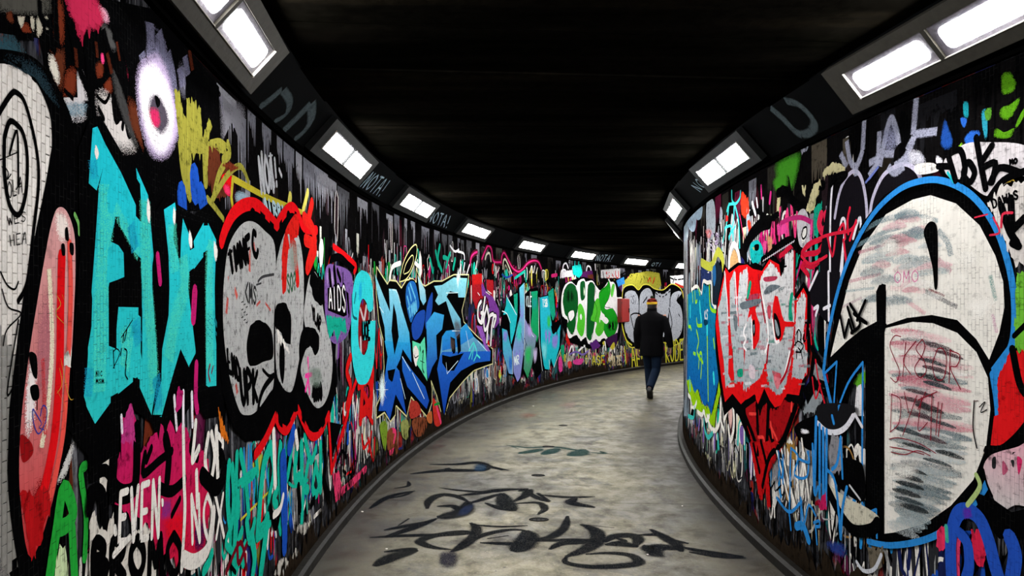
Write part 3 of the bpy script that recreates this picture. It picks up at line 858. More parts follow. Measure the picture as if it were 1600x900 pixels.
line('k', 1.2, '53,622 53,640'); fill('w', '95,548 107,545 106,570 96,572', mat='mottle', rag=.006)
for q in ('97,358 101,356 103,375 98,374', '91,382 96,382 97,398 92,398', '104,380 110,382 110,398 105,396'): fill('k', q, sm=1)
line('6fae5c', 4, '112,335 118,350 119,365')
for q in ('80,455 90,475 82,490 100,510', '92,460 104,490', '88,575 92,600 84,615', '90,560 103,620 112,622', '84,610 100,640'): line('c9a23c', 1.0, q, taper=2)
line('2b3a9a', 1.4, '58,658 50,645 46,640 47,660 55,678 66,660 68,640 62,634 58,650'); line('2b3a9a', 1.2, '54,652 60,662 56,668 64,672')
line('k', 3, '-20,200 10,150 22,145 36,165 52,230 56,285 48,360 38,440 24,470', wm=.012)
line('k', 3, '2,215 10,190 22,195 32,210 38,245 36,300 25,335 10,320 2,270 2,215', wm=.012)
line('k', 3, '10,240 22,205 24,290'); line('k', 2, '-6,250 22,238'); line('k', 1.6, '3,262 8,270 6,280 12,272')
line('k', 1.6, '20,296 28,285'); tagtext('k', 1.3, 'OLA', '6,285 30,275 30,300 8,310'); tagtext('k', 1.3, 'WES', '6,338 36,330 36,345 8,352'); tagtext('k', 1.3, 'HEA', '10,368 38,362 36,380 12,384')
line('k', 2.5, '-4,425 6,445 18,452 24,440'); line('k', 2, '-2,452 8,480 28,490 6,515 0,540'); line('k', 2, '24,500 6,614 20,595')
z_(0, 0, 1)
line('24a138', 12, '72,905 84,825 95,763 110,800 100,820 84,826', wm=.04); line('24a138', 10, '108,828 112,905', wm=.035)
line('24a138', 8, '131,728 124,740 132,805 130,872', wm=.026)
fill('cfe6b4', '84,860 96,850 104,905 80,905', mat='mottle', rag=.006); soft('c9c9c6', '88,740 108,690 112,700 98,745 82,760', 1)

# ---- big turquoise letters
piece('graffiti_letters', 'huge turquoise angular letters on a black ground', 'L')
z_(0, 0, 1)
fill('k', '118,230 135,188 152,180 190,245 240,330 255,305 275,320 300,335 322,318 345,345 352,430 350,620 342,650 318,655 300,625 285,650 250,705 232,660 205,640 148,728 112,690 108,560 120,400')
z_(0, 0, 4)
AUN = '560,800 590,790 640,900 740,1080 855,1330 835,1050 910,1220 945,1600 945,1800 985,2370 1000,2180 1040,1970 1045,1800 1040,1600 1010,1310 1080,1265 1095,1380 1112,1690 1118,1500 1130,1365 1190,1520 1275,1365 1340,1500 1330,1800 1335,2100 1350,2140 1350,2410 1300,2415 1262,2440 1262,1800 1265,1740 1270,1590 1185,1700 1175,1800 1210,2200 1185,2330 1115,2180 1050,2400 995,2605 935,2600 835,2370 700,2480 575,2650 510,2520 500,2480 510,2200 540,2030 555,1800 575,1540 590,1320 600,1160 630,1035 585,1190 535,1145'
fill('1fbfd0', AUN, '2cc6c6', hole='720,1360 700,1500 755,1580 760,1730 690,1760 682,1800 685,2130 705,1918 865,1922 862,1800 850,1620 740,1420')
line('k', 2.5, '868,1930 868,2160 862,2280 838,2370')
for q, w in (('640,1150 650,1400 620,1700 610,2100 600,2450', 16), ('740,2150 790,2120 760,2300', 14), ('700,1300 780,1450 850,1600', 10), ('890,1250 900,1700 930,2100 950,2450', 12), ('1060,1400 1080,1700', 10), ('1130,1600 1140,1800 1080,2000 1040,2250', 12), ('1300,1500 1295,1800 1300,2300', 9)):
    line('52dfc0', w * 1.6, q, mat='spray', alpha=.4)
for q in ('560,1000 570,1120', '800,1400 830,1560', '830,2000 850,2150', '540,2300 530,2480', '960,2350 980,2560'): line('1a9fc8', 16, q, mat='spray', alpha=.45)
for q in ('580,900 600,960 585,1000 570,950', '905,1230 925,1300 920,1400 900,1350', '1070,1290 1085,1330 1080,1410 1065,1380', '1170,1430 1190,1500 1185,1560 1165,1520', '1325,1500 1350,1560 1340,1640 1325,1600'): soft('w', q, 1, .7)
for q in ('690,2200 710,2180 730,2210 690,2300', '690,2190 695,2300', '740,2180 735,2220', '755,2090 750,2140', '775,2060 760,2130', '810,2000 740,2110', '760,2180 775,2200 765,2280', '770,2280 765,2340 780,2370'): line('k', 1.4, q)
tagtext('k', 1.0, 'NIC', '580,2320 620,2320 620,2350 580,2350'); tagtext('k', 1.0, 'MSM', '580,2370 630,2370 630,2395 580,2395')
line('7a2b33', 2, '1300,2280 1290,2330 1300,2380'); line('7a2b33', 1.6, '1320,2290 1310,2330')
for i in range(14): line('176f86', 1, f'{1285 + (i % 3) * 12},{1960 + i * 14} {1292 + (i % 3) * 12},{1966 + i * 14}')
line('1d7f8a', 3, '1330,2000 1360,2080 1365,2120'); line('1d7f8a', 3, '1335,2080 1360,2120')
line('mg', 8, '1205,1820 1195,1990'); line('mg', 6, '1215,2280 1210,2480 1220,2560'); line('mg', 6, '970,1600 985,1760')

# ---- magenta patch with white words below
piece('magenta_patch', 'magenta and crimson patch under white hand lettering', 'L')
z_(0, 675, 4)
fill('c01f66', '740,-90 820,-130 850,20 880,110 1000,-40 1140,-60 1180,60 1290,180 1300,480 1260,760 1130,810 960,760 900,560 700,470 690,280 740,100', 'd81a3a', mat='mottle', rag=.010)
soft('8a2a7a', '960,420 1090,430 1080,560 980,540', .9); soft('3b1240', '1180,520 1290,560 1260,760 1160,720', .9)
soft('e01026', '990,560 1130,470 1160,700 1060,740', .9)
fill('dcd7ce', '540,560 570,480 600,600 640,590 690,510 700,640 760,700 900,560 960,740 960,920 540,920', mat='mottle', rag=.006)
fill('dcd7ce', '600,150 690,0 680,130 640,400 610,380', mat='mottle', rag=.006)
fill('k', '400,-20 620,-60 720,-80 720,20 690,150 620,200 540,260 530,140')
for q, w in (('700,-20 690,200 690,340 760,390 830,320 840,-20', 14), ('890,140 880,260 980,180 1060,120', 9), ('1020,40 1040,150 1030,300', 10), ('980,350 1060,370 1140,300', 16), ('560,280 640,240 690,330 680,420', 12), ('640,560 620,400 560,380 540,480', 14), ('1060,520 1110,420', 6), ('930,100 900,180', 6), ('1200,40 1180,100 1220,160', 10)):
    line('k', w, q)
tagtext('k', 9, 'BROMO', '570,700 1120,640 1125,890 565,915', wm=.036)
fill('w', '690,590 705,580 712,640 695,650', sm=1); fill('w', '992,420 1005,420 1005,460 995,465', sm=1)
tagtext('w', 5, 'EVEN', '735,385 990,290 985,650 725,690', wm=.021); line('w', 8, '690,770 790,660')
for q, w in (('1130,-40 1135,300 1140,500 1120,860', 4.5), ('1210,-60 1200,60 1190,180 1230,100', 5), ('1290,20 1270,180 1300,320 1330,150 1310,10', 5), ('1340,-20 1350,300', 5), ('1340,10 1380,60 1370,140 1340,180', 5), ('1215,250 1220,460', 4.5)):
    line('w', w, q)
tagtext('w', 5, 'NOX', '1180,400 1395,390 1400,650 1190,690', wm=.024)
line('e4e0da', 10, '1130,790 1200,810 1280,740 1310,600 1320,500', mat='paint')
line('k', 14, '1370,150 1390,260 1340,350 1250,270')
piece('lettering', 'pale lilac streaks beside the magenta patch', 'L')
z_(0, 450, 4)
fill('c33a86', '735,880 800,720 815,780 830,960 740,960', mat='mottle', rag=.006)
for q in ('740,800 745,900', '1075,680 1090,880', '1130,650 1130,860', '1185,660 1190,860'): line('e9e4ee', 3.5, q)
fill('mg', '1090,620 1130,640 1120,740 1080,780', mat='mottle', rag=.006); fill('mg', '1200,600 1225,610 1220,670 1200,660', mat='mottle', rag=.006)
fill('or_', '1350,740 1400,880 1420,960 1370,930', mat='mottle', rag=.006)

# ---- turquoise-green tangled tag by the foot of the wall
piece('lettering', 'tangled sea-green tag low on the wall', 'L')
z_(300, 675, 4)
fill('b9c24a', '370,200 430,140 460,170 400,280', mat='mottle', rag=.006); line('c9c23a', 3, '300,550 400,450 480,370')
for q, w in (('220,200 210,400 230,600 250,420 240,220', 6), ('270,140 260,400', 5), ('270,400 250,880', 7), ('300,130 330,300 350,520', 6), ('280,320 380,240 370,280 300,330', 7), ('390,150 400,260', 5), ('300,620 280,700 310,820', 7), ('230,600 200,700 260,760', 6), ('480,90 440,200 420,380 400,640', 7), ('480,90 500,240 470,420', 5), ('400,640 440,600 460,560 420,880', 8), ('330,560 350,680 380,560', 6), ('360,640 380,780 370,880', 7), ('520,370 500,420 520,460', 8), ('610,30 570,200 590,290 620,100', 5), ('650,100 640,280 680,280 680,80', 6), ('700,30 740,180 770,100', 6), ('720,200 700,340 720,360', 5), ('770,200 750,340 770,390 790,330 770,210', 5), ('800,80 800,360', 4.5), ('660,280 690,320 680,600', 5), ('600,320 640,340 720,300', 5), ('540,560 550,620', 6), ('60,870 90,820 110,760', 8), ('320,700 260,880', 6), ('450,620 480,570', 6)):
    line('18b79b', w, q)
for q, w in (('560,170 570,560', 10), ('570,560 570,720', 8), ('610,540 620,600', 6), ('625,0 600,100', 9)): line('bl', w, q)
for q in ('480,480 500,560 520,580 540,480', '660,350 670,480', '230,840 260,880', '820,60 830,200 820,300 850,420', '740,460 760,420'): line('k', 6, q)
for q in ('500,0 510,330', '640,10 650,90', '560,400 540,480 500,520', '760,530 800,490'): line('w', 5, q)
for q in ('200,880 290,690 330,860', '270,700 280,820 330,700'): line('6e1020', 4, q)
# worn-away paint at the bottom
for q in ('500,900 520,820 570,780 600,820 640,720 660,740 610,860 580,900', '640,620 660,580 740,560 700,640'):
    fill('c9c5bc', q, mat='mottle', rag=.006)

# ---- grey letters with red edge
piece('graffiti_letters', 'fat silver grey letters outlined in black and red', 'L')
z_(300, 225, 4)
fill('k', '160,620 220,480 310,380 390,390 520,520 560,440 610,400 660,440 700,560 760,780 840,900 880,1200 900,1500 850,1720 800,1790 740,1810 640,1680 560,1800 500,1690 440,1850 330,1860 240,1780 180,1560 140,1200 150,800')
line('rd', 10, '170,610 200,520 250,430 320,380 390,380 450,430 520,510! 560,440 610,395 650,430 690,520 770,540', wm=.062)
SIL = 'b3b5b5'
fill(SIL, '200,720 230,600 300,500 370,485 440,540 505,630 512,900 500,1120 500,1480 470,1560 390,1670 330,1695 280,1660 220,1450 185,1200 180,950', mat='mottle', sm=1)
fill(SIL, '530,680 560,580 600,515 650,560 680,700 690,900 680,1200 650,1400 620,1530 590,1550 550,1510 515,1400 510,1050 512,800', mat='mottle', sm=1)
fill(SIL, '725,830 760,800 800,900 800,960 830,1130 860,1240 870,1380 855,1520 820,1620 770,1650 720,1580 685,1480 670,1400 700,1290 730,1250 690,1100 700,960', mat='mottle', sm=1)
fill('k', '340,1180 360,1120 410,1100 460,1130 490,1190 495,1330 440,1360 370,1390 340,1370 328,1270', sm=1)
fill('1a1a1c', '295,1130 315,1200 320,1330 300,1350 290,1240', sm=1)
fill('k', '512,1020 550,990 590,1010 610,1100 605,1280! 560,1220 530,1170 510,1140', sm=1); fill('k', '540,1240 565,1260 568,1400 555,1500 535,1400', sm=1)
fill('k', '690,1150 760,1155 785,1200 782,1300 760,1322 740,1280 720,1250! 690,1310 665,1370 660,1250', sm=1)
fill('k', '725,860 745,790 790,860 815,950 800,1010 760,980 740,930', sm=1)
fill('w', '520,1150 600,1290 580,1300 555,1240 525,1240', mat='mottle', rag=.006)
# stained runs and scrawls on the grey
for q, w in (('355,660 350,800', 6), ('370,620 380,700', 5), ('215,820 225,880', 5), ('250,900 270,960', 5)): line('c8564a', w, q, mat='spray', alpha=.9)
line('d3211c', 14, '640,510 590,600 570,740 560,860', mat='mottle'); line('d3211c', 6, '630,640 650,860', mat='mottle')
line('d3211c', 9, '700,600 760,640 740,720 710,780 740,660'); line('d3211c', 9, '690,460 740,520 760,600'); line('d3211c', 7, '740,370 720,460')
for q in ('210,960 200,1060', '260,1500 270,1560', '390,1010 430,980 480,1040'): line('b5443c', 4, q, mat='spray', alpha=.9)
line('3c3c3e', 4, '400,860 430,830 500,815'); line('3c3c3e', 3, '390,880 420,870')
tagtext('k', 4.5, 'TMNFC', '210,690 385,540 405,690 225,800')
tagtext('k', 3.5, 'END', '205,1290 280,1370 290,1480 215,1420'); tagtext('k', 4.5, 'UPK', '285,1420 400,1430 400,1600 300,1620')
line('k', 5, '430,1410 470,1450 500,1440'); line('k', 5, '495,1450 440,1520 410,1600 400,1680'); tagtext('2a2a2c', 2, 'KMS', '320,860 390,900 390,1000 320,980')
for i in range(9): line('2a2a2c', 1.6, f'{295 + i % 3 * 14},{990 + i * 16} {306 + i % 3 * 14},{984 + i * 16}')
tagtext('k', 2, 'SYLAR', '725,990 800,1100 790,1170 735,1070')
line('f03fa0', 5, '715,1340 720,1440 700,1540', wm=.03); line('f03fa0', 4, '700,1450 740,1440', wm=.03); line('f03fa0', 4, '715,1440 725,1560', wm=.026)
tagtext('k', 3, '4N00', '740,1510 800,1500 805,1590 745,1600'); soft('7d8f85', '720,1400 800,1400 800,1520 730,1510', .6)
tagtext('2f5a40', 1.8, 'SO?', '580,820 640,800 640,900 590,930'); soft('8f9a90', '600,600 660,640 650,800 600,780', .6)
z_(400, 580, 5.293)
line('rd', 7, '-20,690 60,570 150,370! 180,450 240,490 290,400 330,305! 370,400 430,520 480,540 540,480 590,355! 600,520 615,830! 690,560 750,350 780,200 830,40 845,-80', wm=.055)
fill('k', '600,420 700,440 620,720'); 

# ---- between: violet patch, AIDS, turquoise G
piece('lettering', 'white word AIDS on a violet patch', 'L')
z_(300, 225, 4)
fill('7d5aa0', '830,770 900,760 980,800 1000,900 990,1080 960,1200 890,1250 840,1180 820,980', mat='mottle', sm=1)
soft('b59ad0', '830,800 870,790 880,880 840,900', .9)
for q in ('850,800 860,900', '880,780 890,880', '930,800 930,880', '960,900 970,1060', '850,1060 870,1180', '900,790 920,850'): line('k', 4, q)
line('rd', 6, '880,640 960,700 1020,760 1010,800'); line('k', 10, '860,720 920,710 990,780')
fill('18a98f', '830,1070 950,1090 960,1180 920,1170 900,1240 880,1160 850,1220 835,1140', mat='mottle', rag=.006)
z_(300, 450, 4)
fill('k', '838,0 950,-10 960,170 940,180 840,140')
AI = '845,5 950,-15 955,150 848,120'
tagtext('k', 6, 'AIDS', AI, wm=.05); tagtext('f2f0f0', 3, 'AIDS', AI, wm=.019)
piece('graffiti_letters', 'bright turquoise letter G with dark red drips', 'L')
z_(540, 380, 3.2125)
for q, w in (('60,720 110,690 120,780 70,860 110,830 90,760', 6), ('80,720 70,890', 5), ('130,640 120,860', 5), ('100,840 130,900', 5), ('20,570 0,640 20,720 0,820', 5)): line('d01a1a', w, q)
fill('8a1a1e', '60,300 110,300 110,500 90,560 60,520', mat='mottle', rag=.006)
for q in ('70,330 90,400', '100,320 85,420', '70,480 72,560'): line('c9c0c0', 2.5, q)
fill('33d3d9', '75,135! 110,155 130,220 132,330! 118,345 105,330 100,300 80,278 65,320 57,420 62,520 85,562 103,530 110,480! 80,490! 80,395! 145,388! 142,480 135,600 110,690 80,710 50,690 25,560 22,400 28,260 45,170', sm=1)
soft('1a9fd8', '50,200 90,190 80,280 45,300', .7); tagtext('k', 2.2, 'UOE', '78,400 118,395 118,480 80,480')
line('135c66', 1.5, '25,260 30,360 50,380'); line('135c66', 1.3, '38,300 45,250')

# ---- big blue wildstyle
piece('graffiti_letters', 'interlocked pale to deep blue letters edged in black and cream', 'L')
z_(540, 380, 3.2125)
OUT = '150,118 205,205 215,185 250,190 275,225 300,185 330,178 350,195 350,125 380,205 395,215 440,190 480,190 540,158 615,158 605,240 580,340 590,395 660,470 735,530 735,605 640,640 590,690 520,775 487,892 455,770 425,690 430,730 430,800 405,872 325,772 302,870 248,815 245,862 220,896 190,850 150,878 148,820 182,740 188,620 182,480 162,400 148,250'
fill('k', OUT); line('e3dd9c', 1.6, OUT, closed=True, sm=0, wm=.016)
fill('k', '265,195 285,100 320,30 350,8 352,60 330,130 300,180', sm=1); line('dcd890', 1.5, '265,195 285,100 320,30 350,8 352,60 330,130 300,180 265,195', wm=.014)
line('dcd890', 1.2, '285,150 300,100 330,60 335,90 315,140 290,155', wm=.012); line('w', 4, '215,180 230,120 270,100', wm=.05); line('w', 4, '345,100 375,130 370,160', wm=.05)
LB, MB, DB = '93dbe8', '2aa5dd', '1d49b0'
fill(LB, '142,155 200,300 218,345 212,228 250,232 275,320 315,450 320,520 240,500 195,500 190,420 168,330 150,230', MB)
fill(MB, '190,490 320,500 326,598 282,532 270,580 250,622 262,640 196,640 206,570', '2a78cc')
fill('2062c6', '196,638 264,638 300,862 246,758 216,890 196,842 160,842 186,720', DB)
fill('k', '225,440 235,300 250,360 262,470 250,520 240,560'); fill('k', '205,640 245,630 230,700 210,680')
fill('2268c8', '278,565 330,640 395,720 415,790 402,832 340,760 305,720 280,640', DB)
fill('1f62ae', '300,212 320,186 345,196 360,260 366,320 340,372 322,402 302,330 295,270', sm=1); line('k', 2, '300,212 320,186 345,196 360,260 366,320 340,372 322,402 302,330 295,270 300,212', wm=.02)
for q in ('305,270 315,310', '312,225 325,285', '320,205 345,275'): line('5fb4dc', 4, q, wm=.035)
tagtext('5fb4dc', 2, 'TMN', '308,330 350,290 355,340 315,370')
fill('1f4aa5', '325,405 350,352 388,330 396,362 380,450 350,490 330,470', sm=1); fill('1f4aa5', '432,250 430,330 415,390 400,432 395,390 405,310 420,265', sm=1)
line('k', 2, '325,405 350,352 388,330 396,362 380,450 350,490 330,470 325,405', wm=.02)
fill('b9dfe6', '357,160 395,235 400,290 386,312 370,280', '6fbfdc')
fill('3fa8e0', '400,400 440,345 490,360 480,432 450,462 455,580 430,622 410,682 400,620 405,520', DB)
fill('5fdcae', '330,490 370,505 392,470 398,560 405,692 375,640 340,590 332,540'); fill('w', '338,520 355,518 362,560 350,618 338,590 334,550', sm=1)
line('k', 1.2, '338,560 345,575 360,565'); line('k', 1.2, '368,520 375,560 385,540 380,620 388,650'); line('k', 1.2, '370,590 390,600')
FB = '440,215 480,210 540,172 606,176 596,272 562,272 560,250 520,240 502,268 522,300 572,380 576,425 602,402 640,470 724,540 722,590 650,600 575,640 520,700 490,862 470,720 455,632 470,560 480,470 500,440 548,446 500,290 462,312 445,290 460,260'
fill('8adbe9', FB, '1740a8')
fill('MB' if 0 else '2d9fde', '480,470 500,440 576,430 602,402 640,470 560,520 480,540', '2678cf')
fill('2467cc', '455,632 468,572 480,545 600,545 724,540 722,590 650,600 575,640 520,700 490,862 470,720', '163fa4')
for q in ('522,468 545,480 548,552 530,556', '552,470 570,450 575,540 560,560', '480,560 520,570 560,560 590,550 540,640 505,640 480,600'): fill('k', q)
for q in ('505,655 500,600', '505,655 560,590', '660,490 710,545', '600,440 620,540', '530,440 570,440', '215,235 250,240 270,300', '280,570 320,640', '165,320 185,350', '330,650 390,780', '270,680 295,780', '185,640 190,700', '500,250 560,248'): line('d9f2f8', 1.2, q, wm=.012)
for q in ('615,540 640,500 630,580', '640,500 655,550 640,590', '615,580 630,540', '655,560 670,575'): line('4fe0d8', 4, q, wm=.03)
for (x, y, r) in ((178, 735, 62), (562, 180, 40)):
    soft('e8fbff', f'{x - r * .3:.0f},{y} {x},{y - r * 1.5:.0f} {x + r * .3:.0f},{y} {x},{y + r * 1.5:.0f}', 1, .35)
    for k in range(8):
        a = k * PI / 4; line('e8fbff', 1.2, f'{x},{y} {x + r * .5 * math.cos(a):.0f},{y + r * math.sin(a):.0f}', wm=.01, taper=1)
soft('5b4b46', '540,380 575,400 570,470 545,480', .6); soft('5b4b46', '520,470 545,490 540,540 520,530', .6)
z_(500, 600, 4)
for c, q in (('7a9a2f', '370,250 400,230 415,280 400,420 370,300'), ('8a4a30', '415,300 460,280 480,420 440,450 415,400'), ('b53a30', '555,120 600,110 625,180 560,215'), ('9aa05a', '500,240 545,230 545,340 510,330'), ('8a4a30', '570,230 650,210 660,290 600,330'), ('c9332a', '700,90 740,160 750,250 710,250'), ('c06a38', '660,200 690,170 695,240 670,240')):
    fill(c, q, mat='mottle', sm=1)
line('e83f6f', 6, '440,290 465,300 455,360', wm=.05); line('e83f6f', 5, '720,130 750,240', wm=.05); line('1f8a3a', 5, '710,130 740,120', wm=.03); line('e83f6f', 5, '430,430 460,410', wm=.05)
z_(300, 675, 4)
fill('e83f6f', '870,260 910,240 940,380 890,440', mat='mottle', rag=.006); line('e83f6f', 8, '930,370 1000,310 1080,230', wm=.06)
for q in ('900,200 930,120 960,160', '960,10 950,160', '1000,0 1010,200', '1040,20 1030,180', '1070,60 1080,160', '940,240 960,260', '985,230 980,270', '890,60 900,140'): line('k', 5, q, wm=.03)
for q in ('1060,20 1070,100 1100,60', '1100,40 1130,180 1140,40', '1120,0 1100,120'): line('d01a1a', 5, q, wm=.035)
# ---- middle stretch
piece('lettering', 'white bubble word with black edge on violet and red', 'L')
z_(680, 420, 6.6667)
fill('a81f28', '375,60 480,50 490,300 420,420 380,300', mat='mottle', rag=.006); fill('b3222a', '530,110 600,120 600,330 560,260 530,200', mat='mottle', rag=.006)
fill('7d3f9b', '470,110 520,230 600,300 660,430 660,560 600,640 540,300 480,280', mat='mottle', rag=.006); fill('9a5cc0', '420,590 480,600 560,860 520,840', mat='mottle', rag=.006)
for q in ('520,240 560,270', '540,230 580,260', '430,240 460,280', '640,320 660,380'): line('w', 2, q, wm=.014)
G = ['470,340 440,400 440,520 480,560 500,470 470,460', '510,300 500,380 470,560', '530,390 500,520 510,640 550,540 530,390', '560,500 540,600 530,760', '560,490 600,480 580,620 570,790', '600,490 625,500 600,600']
for q in G: line('k', 9, q, wm=.10)
for q in G: line('f0eeee', 5, q, wm=.058)
piece('graffiti_letters', 'turquoise and lilac letters with white and black edges', 'L')
z_(680, 420, 6.6667)
K = '690,440 730,380 760,300 850,230 860,170 920,130 930,260 980,210 1060,190 1090,290 1160,270 1230,170 1250,330 1240,560 1300,520 1320,700 1290,900 1230,1040 1200,1000 1170,1060 1110,1060 1050,1150 1000,1010 950,1160 910,1090 860,1200 800,1110 760,1110 720,950 690,880 670,640'
fill('k', K)
fill('1fb3b8', '735,280 850,470 830,620 780,800 770,560 740,470 700,480 730,380', '2ac3d0'); fill('27b8c8', '690,620 740,640 790,850 800,1100 760,1090 700,880', '6f9fd8')
fill('5fc0d8', '870,200 915,150 925,500 915,860 880,1130 850,1180 810,1080 800,850 840,640 880,480', '8a86d0')
fill('18a070', '990,240 1060,230 1075,640 1060,780 1030,700 985,620 1000,450', '16a058'); fill('9a8fd0', '930,520 985,640 1050,700 1030,830 1000,1000 955,1140 915,1040 925,800', '149a50')
fill('2ab8d0', '1085,300 1170,280 1200,480 1210,640 1260,660 1300,580 1290,800 1230,1030 1200,940 1180,1050 1130,1040 1090,760', '1fc0cc')
soft('8a7fd6', '1130,640 1200,640 1200,760 1150,800', 1); soft('8a7fd6', '1210,700 1280,680 1260,830 1210,820', .9); soft('35c060', '1160,480 1200,500 1190,620 1160,600', 1)
fill('18a884', '1170,240 1225,200 1245,480 1220,540 1190,440', mat='mottle', rag=.006); fill('18a884', '810,270 850,250 850,470 820,420', mat='mottle', rag=.006)
for q in ('750,540 770,600 760,680 740,560', '1200,590 1240,640 1270,560 1260,640 1220,680'): fill('k', q, sm=1)
for q in ('735,280 840,480', '690,440 740,470 775,560', '920,150 925,500 920,900', '985,240 985,620 1030,720', '1075,300 1075,700 1110,1060', '1230,1030 1300,840', '800,860 800,1090', '1180,950 1190,1050'): line('e6f6f6', 1.4, q, wm=.016)
for q in ('870,590 910,780', '830,720 860,660', '700,740 720,690', '920,720 950,800', '940,780 910,900'): line('k', 1.2, q, wm=.014)
for c_, q in (('8f82dc', '700,640 750,650 740,760 700,760'), ('8f82dc', '870,360 910,350 915,520 880,540'), ('b9a6e6', '960,560 1010,640 990,720 950,680'), ('2fd0c0', '850,560 900,560 890,760 830,740'), ('35c46a', '930,820 1000,800 980,1000 930,980'), ('7fe0e8', '1100,760 1160,780 1150,960 1110,920'), ('8f82dc', '830,860 890,840 880,960 830,960'), ('2a6fd0', '760,900 800,940 790,1060 760,1040'), ('d0c4ee', '1010,840 1060,820 1050,960 1020,980'), ('1f9a90', '1000,300 1060,300 1050,420 1000,420')):
    soft(c_, q, .85, .4)
tagtext('e6f6f6', 1.0, 'CLE', '940,290 1000,290 995,390 945,390'); tagtext('e6f6f6', 1.0, 'TSB', '1110,320 1165,320 1165,390 1115,400'); tagtext('e6f6f6', 1.0, 'MR', '815,920 870,900 870,990 820,1000')
piece('arched_outlines', 'row of magenta and maroon arches over the middle letters', 'L')
z_(680, 300, 6.6667)
for c, w, m in (('4a0f22', 14, .09), ('c8286f', 5, .03)):
    line(c, w, '360,760 370,680 400,640 430,625', wm=m); line(c, w, '480,700 510,620 545,560 580,600 600,720 680,730', wm=m)
    line(c, w, '680,740 690,660 715,635 750,700 800,790 860,830 910,800 960,740 1020,715 1070,730 1100,800', wm=m)
for q in ('515,700 530,650 560,640 575,720', '700,800 705,720 730,710 790,850'): line('cfc9b4', 4, q, wm=.035)
line('8f8a7a', 4, '715,830 725,760 760,840', wm=.03); line('17a890', 8, '820,900 920,830', wm=.05)
for q in ('980,840 1000,770 1010,840', '1020,840 1030,770', '1045,850 1060,790', '415,800 430,720', '600,820 610,740', '640,840 660,790'): line('w', 3, q, wm=.02)
line('e6e6e6', 3, '1110,890 1110,820 1140,830 1145,900', wm=.02); line('2740a0', 3, '690,860 740,890 800,860', wm=.03); fill('c8201f', '380,860 480,850 480,960 390,960', mat='mottle', rag=.006)
piece('lettering', 'teal and white tags above the blue letters', 'L')
z_(680, 300, 6.6667)
for q in ('0,620 30,760', '40,560 20,700 60,820', '80,680 120,700 110,780', '150,640 120,720', '200,700 180,800', '-60,700 -30,830'): line('16a487', 7, q, wm=.06)
for q in ('240,830 260,760', '280,860 300,740', '320,860 350,760', '150,560 200,620 240,600', '230,620 290,640 300,700'): line('d6d6da', 4, q, wm=.03)
z_(860, 350, 6.6667)
for q in ('120,520 130,430 160,410 180,460', '100,560 110,490 150,480 160,540', '170,490 190,540 220,490', '370,490 380,440 410,450 420,500', '460,420 465,480', '190,400 195,380'): line('e2dfe6', 5, q, wm=.035)
fill('e0dde4', '110,490 220,480 230,540 110,560', mat='mottle', rag=.006); fill('18b9b0', '220,440 310,420 330,520 290,560 230,520', mat='mottle', rag=.006)
for q in ('245,470 250,380', '285,480 290,390'): line('18b9b0', 6, q, wm=.04)
fill('4a1a50', '330,500 430,480 460,640 380,620 300,580', mat='mottle', rag=.006); fill('br', '380,530 440,520 440,580 390,590', mat='mottle', rag=.006); fill('4a1a50', '650,640 740,610 740,740 670,760', mat='mottle', rag=.006)
line('c8286f', 6, '10,540 60,530', wm=.07)
piece('graffiti_letters', 'green bubble letters fading from dark to lime, edged in white', 'L')
z_(860, 350, 6.6667)
O2 = '115,720 150,630 210,600 260,640 290,590 340,570 365,600 430,590 480,660 520,690 580,620 600,570 620,600 660,610 680,680 690,760 740,770 710,900 700,1100 690,1150 660,1210 620,1240 580,1210 545,1190 500,1230 470,1200 430,1240 390,1250 360,1180 310,1220 270,1160 230,1170 190,1190 160,1110 170,1010 120,960 105,850'
fill('k', '100,720 140,620 210,585 270,570 340,550 430,575 490,640 575,590 600,550 680,600 750,740 720,1170 680,1260 600,1290 500,1280 400,1300 300,1270 190,1230 130,1100 90,900'); fill('efeeee', O2, sm=1)
fill('0f4d22', '125,740 160,650 210,620 260,660 280,760 275,900 240,1120 205,1140 165,1060 180,1000 130,900', '0d5a20', sm=1)
fill('57c83a', '280,860 310,830 345,900 355,1010 340,1140 310,1170 270,1090 280,980', '4fc02c', sm=1)
fill('0f4d22', '300,620 340,590 360,640 355,760 320,800 300,720', sm=1); fill('0f4d22', '385,640 430,610 465,680 450,780 480,900 460,1000 430,1170 400,1210 365,1130 375,900', '0e5a22', sm=1)
fill('4dba30', '460,800 500,780 520,900 510,990 555,1010 550,1110 500,1170 460,1120 475,1030 415,1000 440,900', sm=1)
fill('1fa022', '500,720 580,640 600,590 620,680 600,780 560,860 580,890 640,880 690,970 690,1080 640,1180 590,1180 550,1100 560,960 520,900', '158a1e', sm=1); fill('5fc845', '640,630 665,640 640,760 620,720', sm=1)
soft('0a0a0a', '580,1030 680,1000 680,1110 590,1110', 1); soft('061a0a', '160,680 230,700 240,800 160,820', .9)
for q in ('180,960 200,920 215,960 190,1000', '210,900 225,950', '310,960 315,1000', '460,880 470,920', '600,830 620,860', '540,990 590,1010'): line('k', 2, q, wm=.018)
fill('efeeee', '300,960 312,935 322,970 312,1000', sm=1); fill('efeeee', '565,860 610,810 650,880 600,870', sm=1); fill('efeeee', '520,980 570,970 600,1010 570,1040', sm=1)
fill('efeeee', '180,930 230,900 240,960 200,1010', sm=1)
soft('e0f2d0', '340,650 355,700 345,760 335,700', 1); soft('dff2d0', '590,630 605,680 595,720', 1); soft('dff2d0', '505,960 515,1010 500,1040', 1)
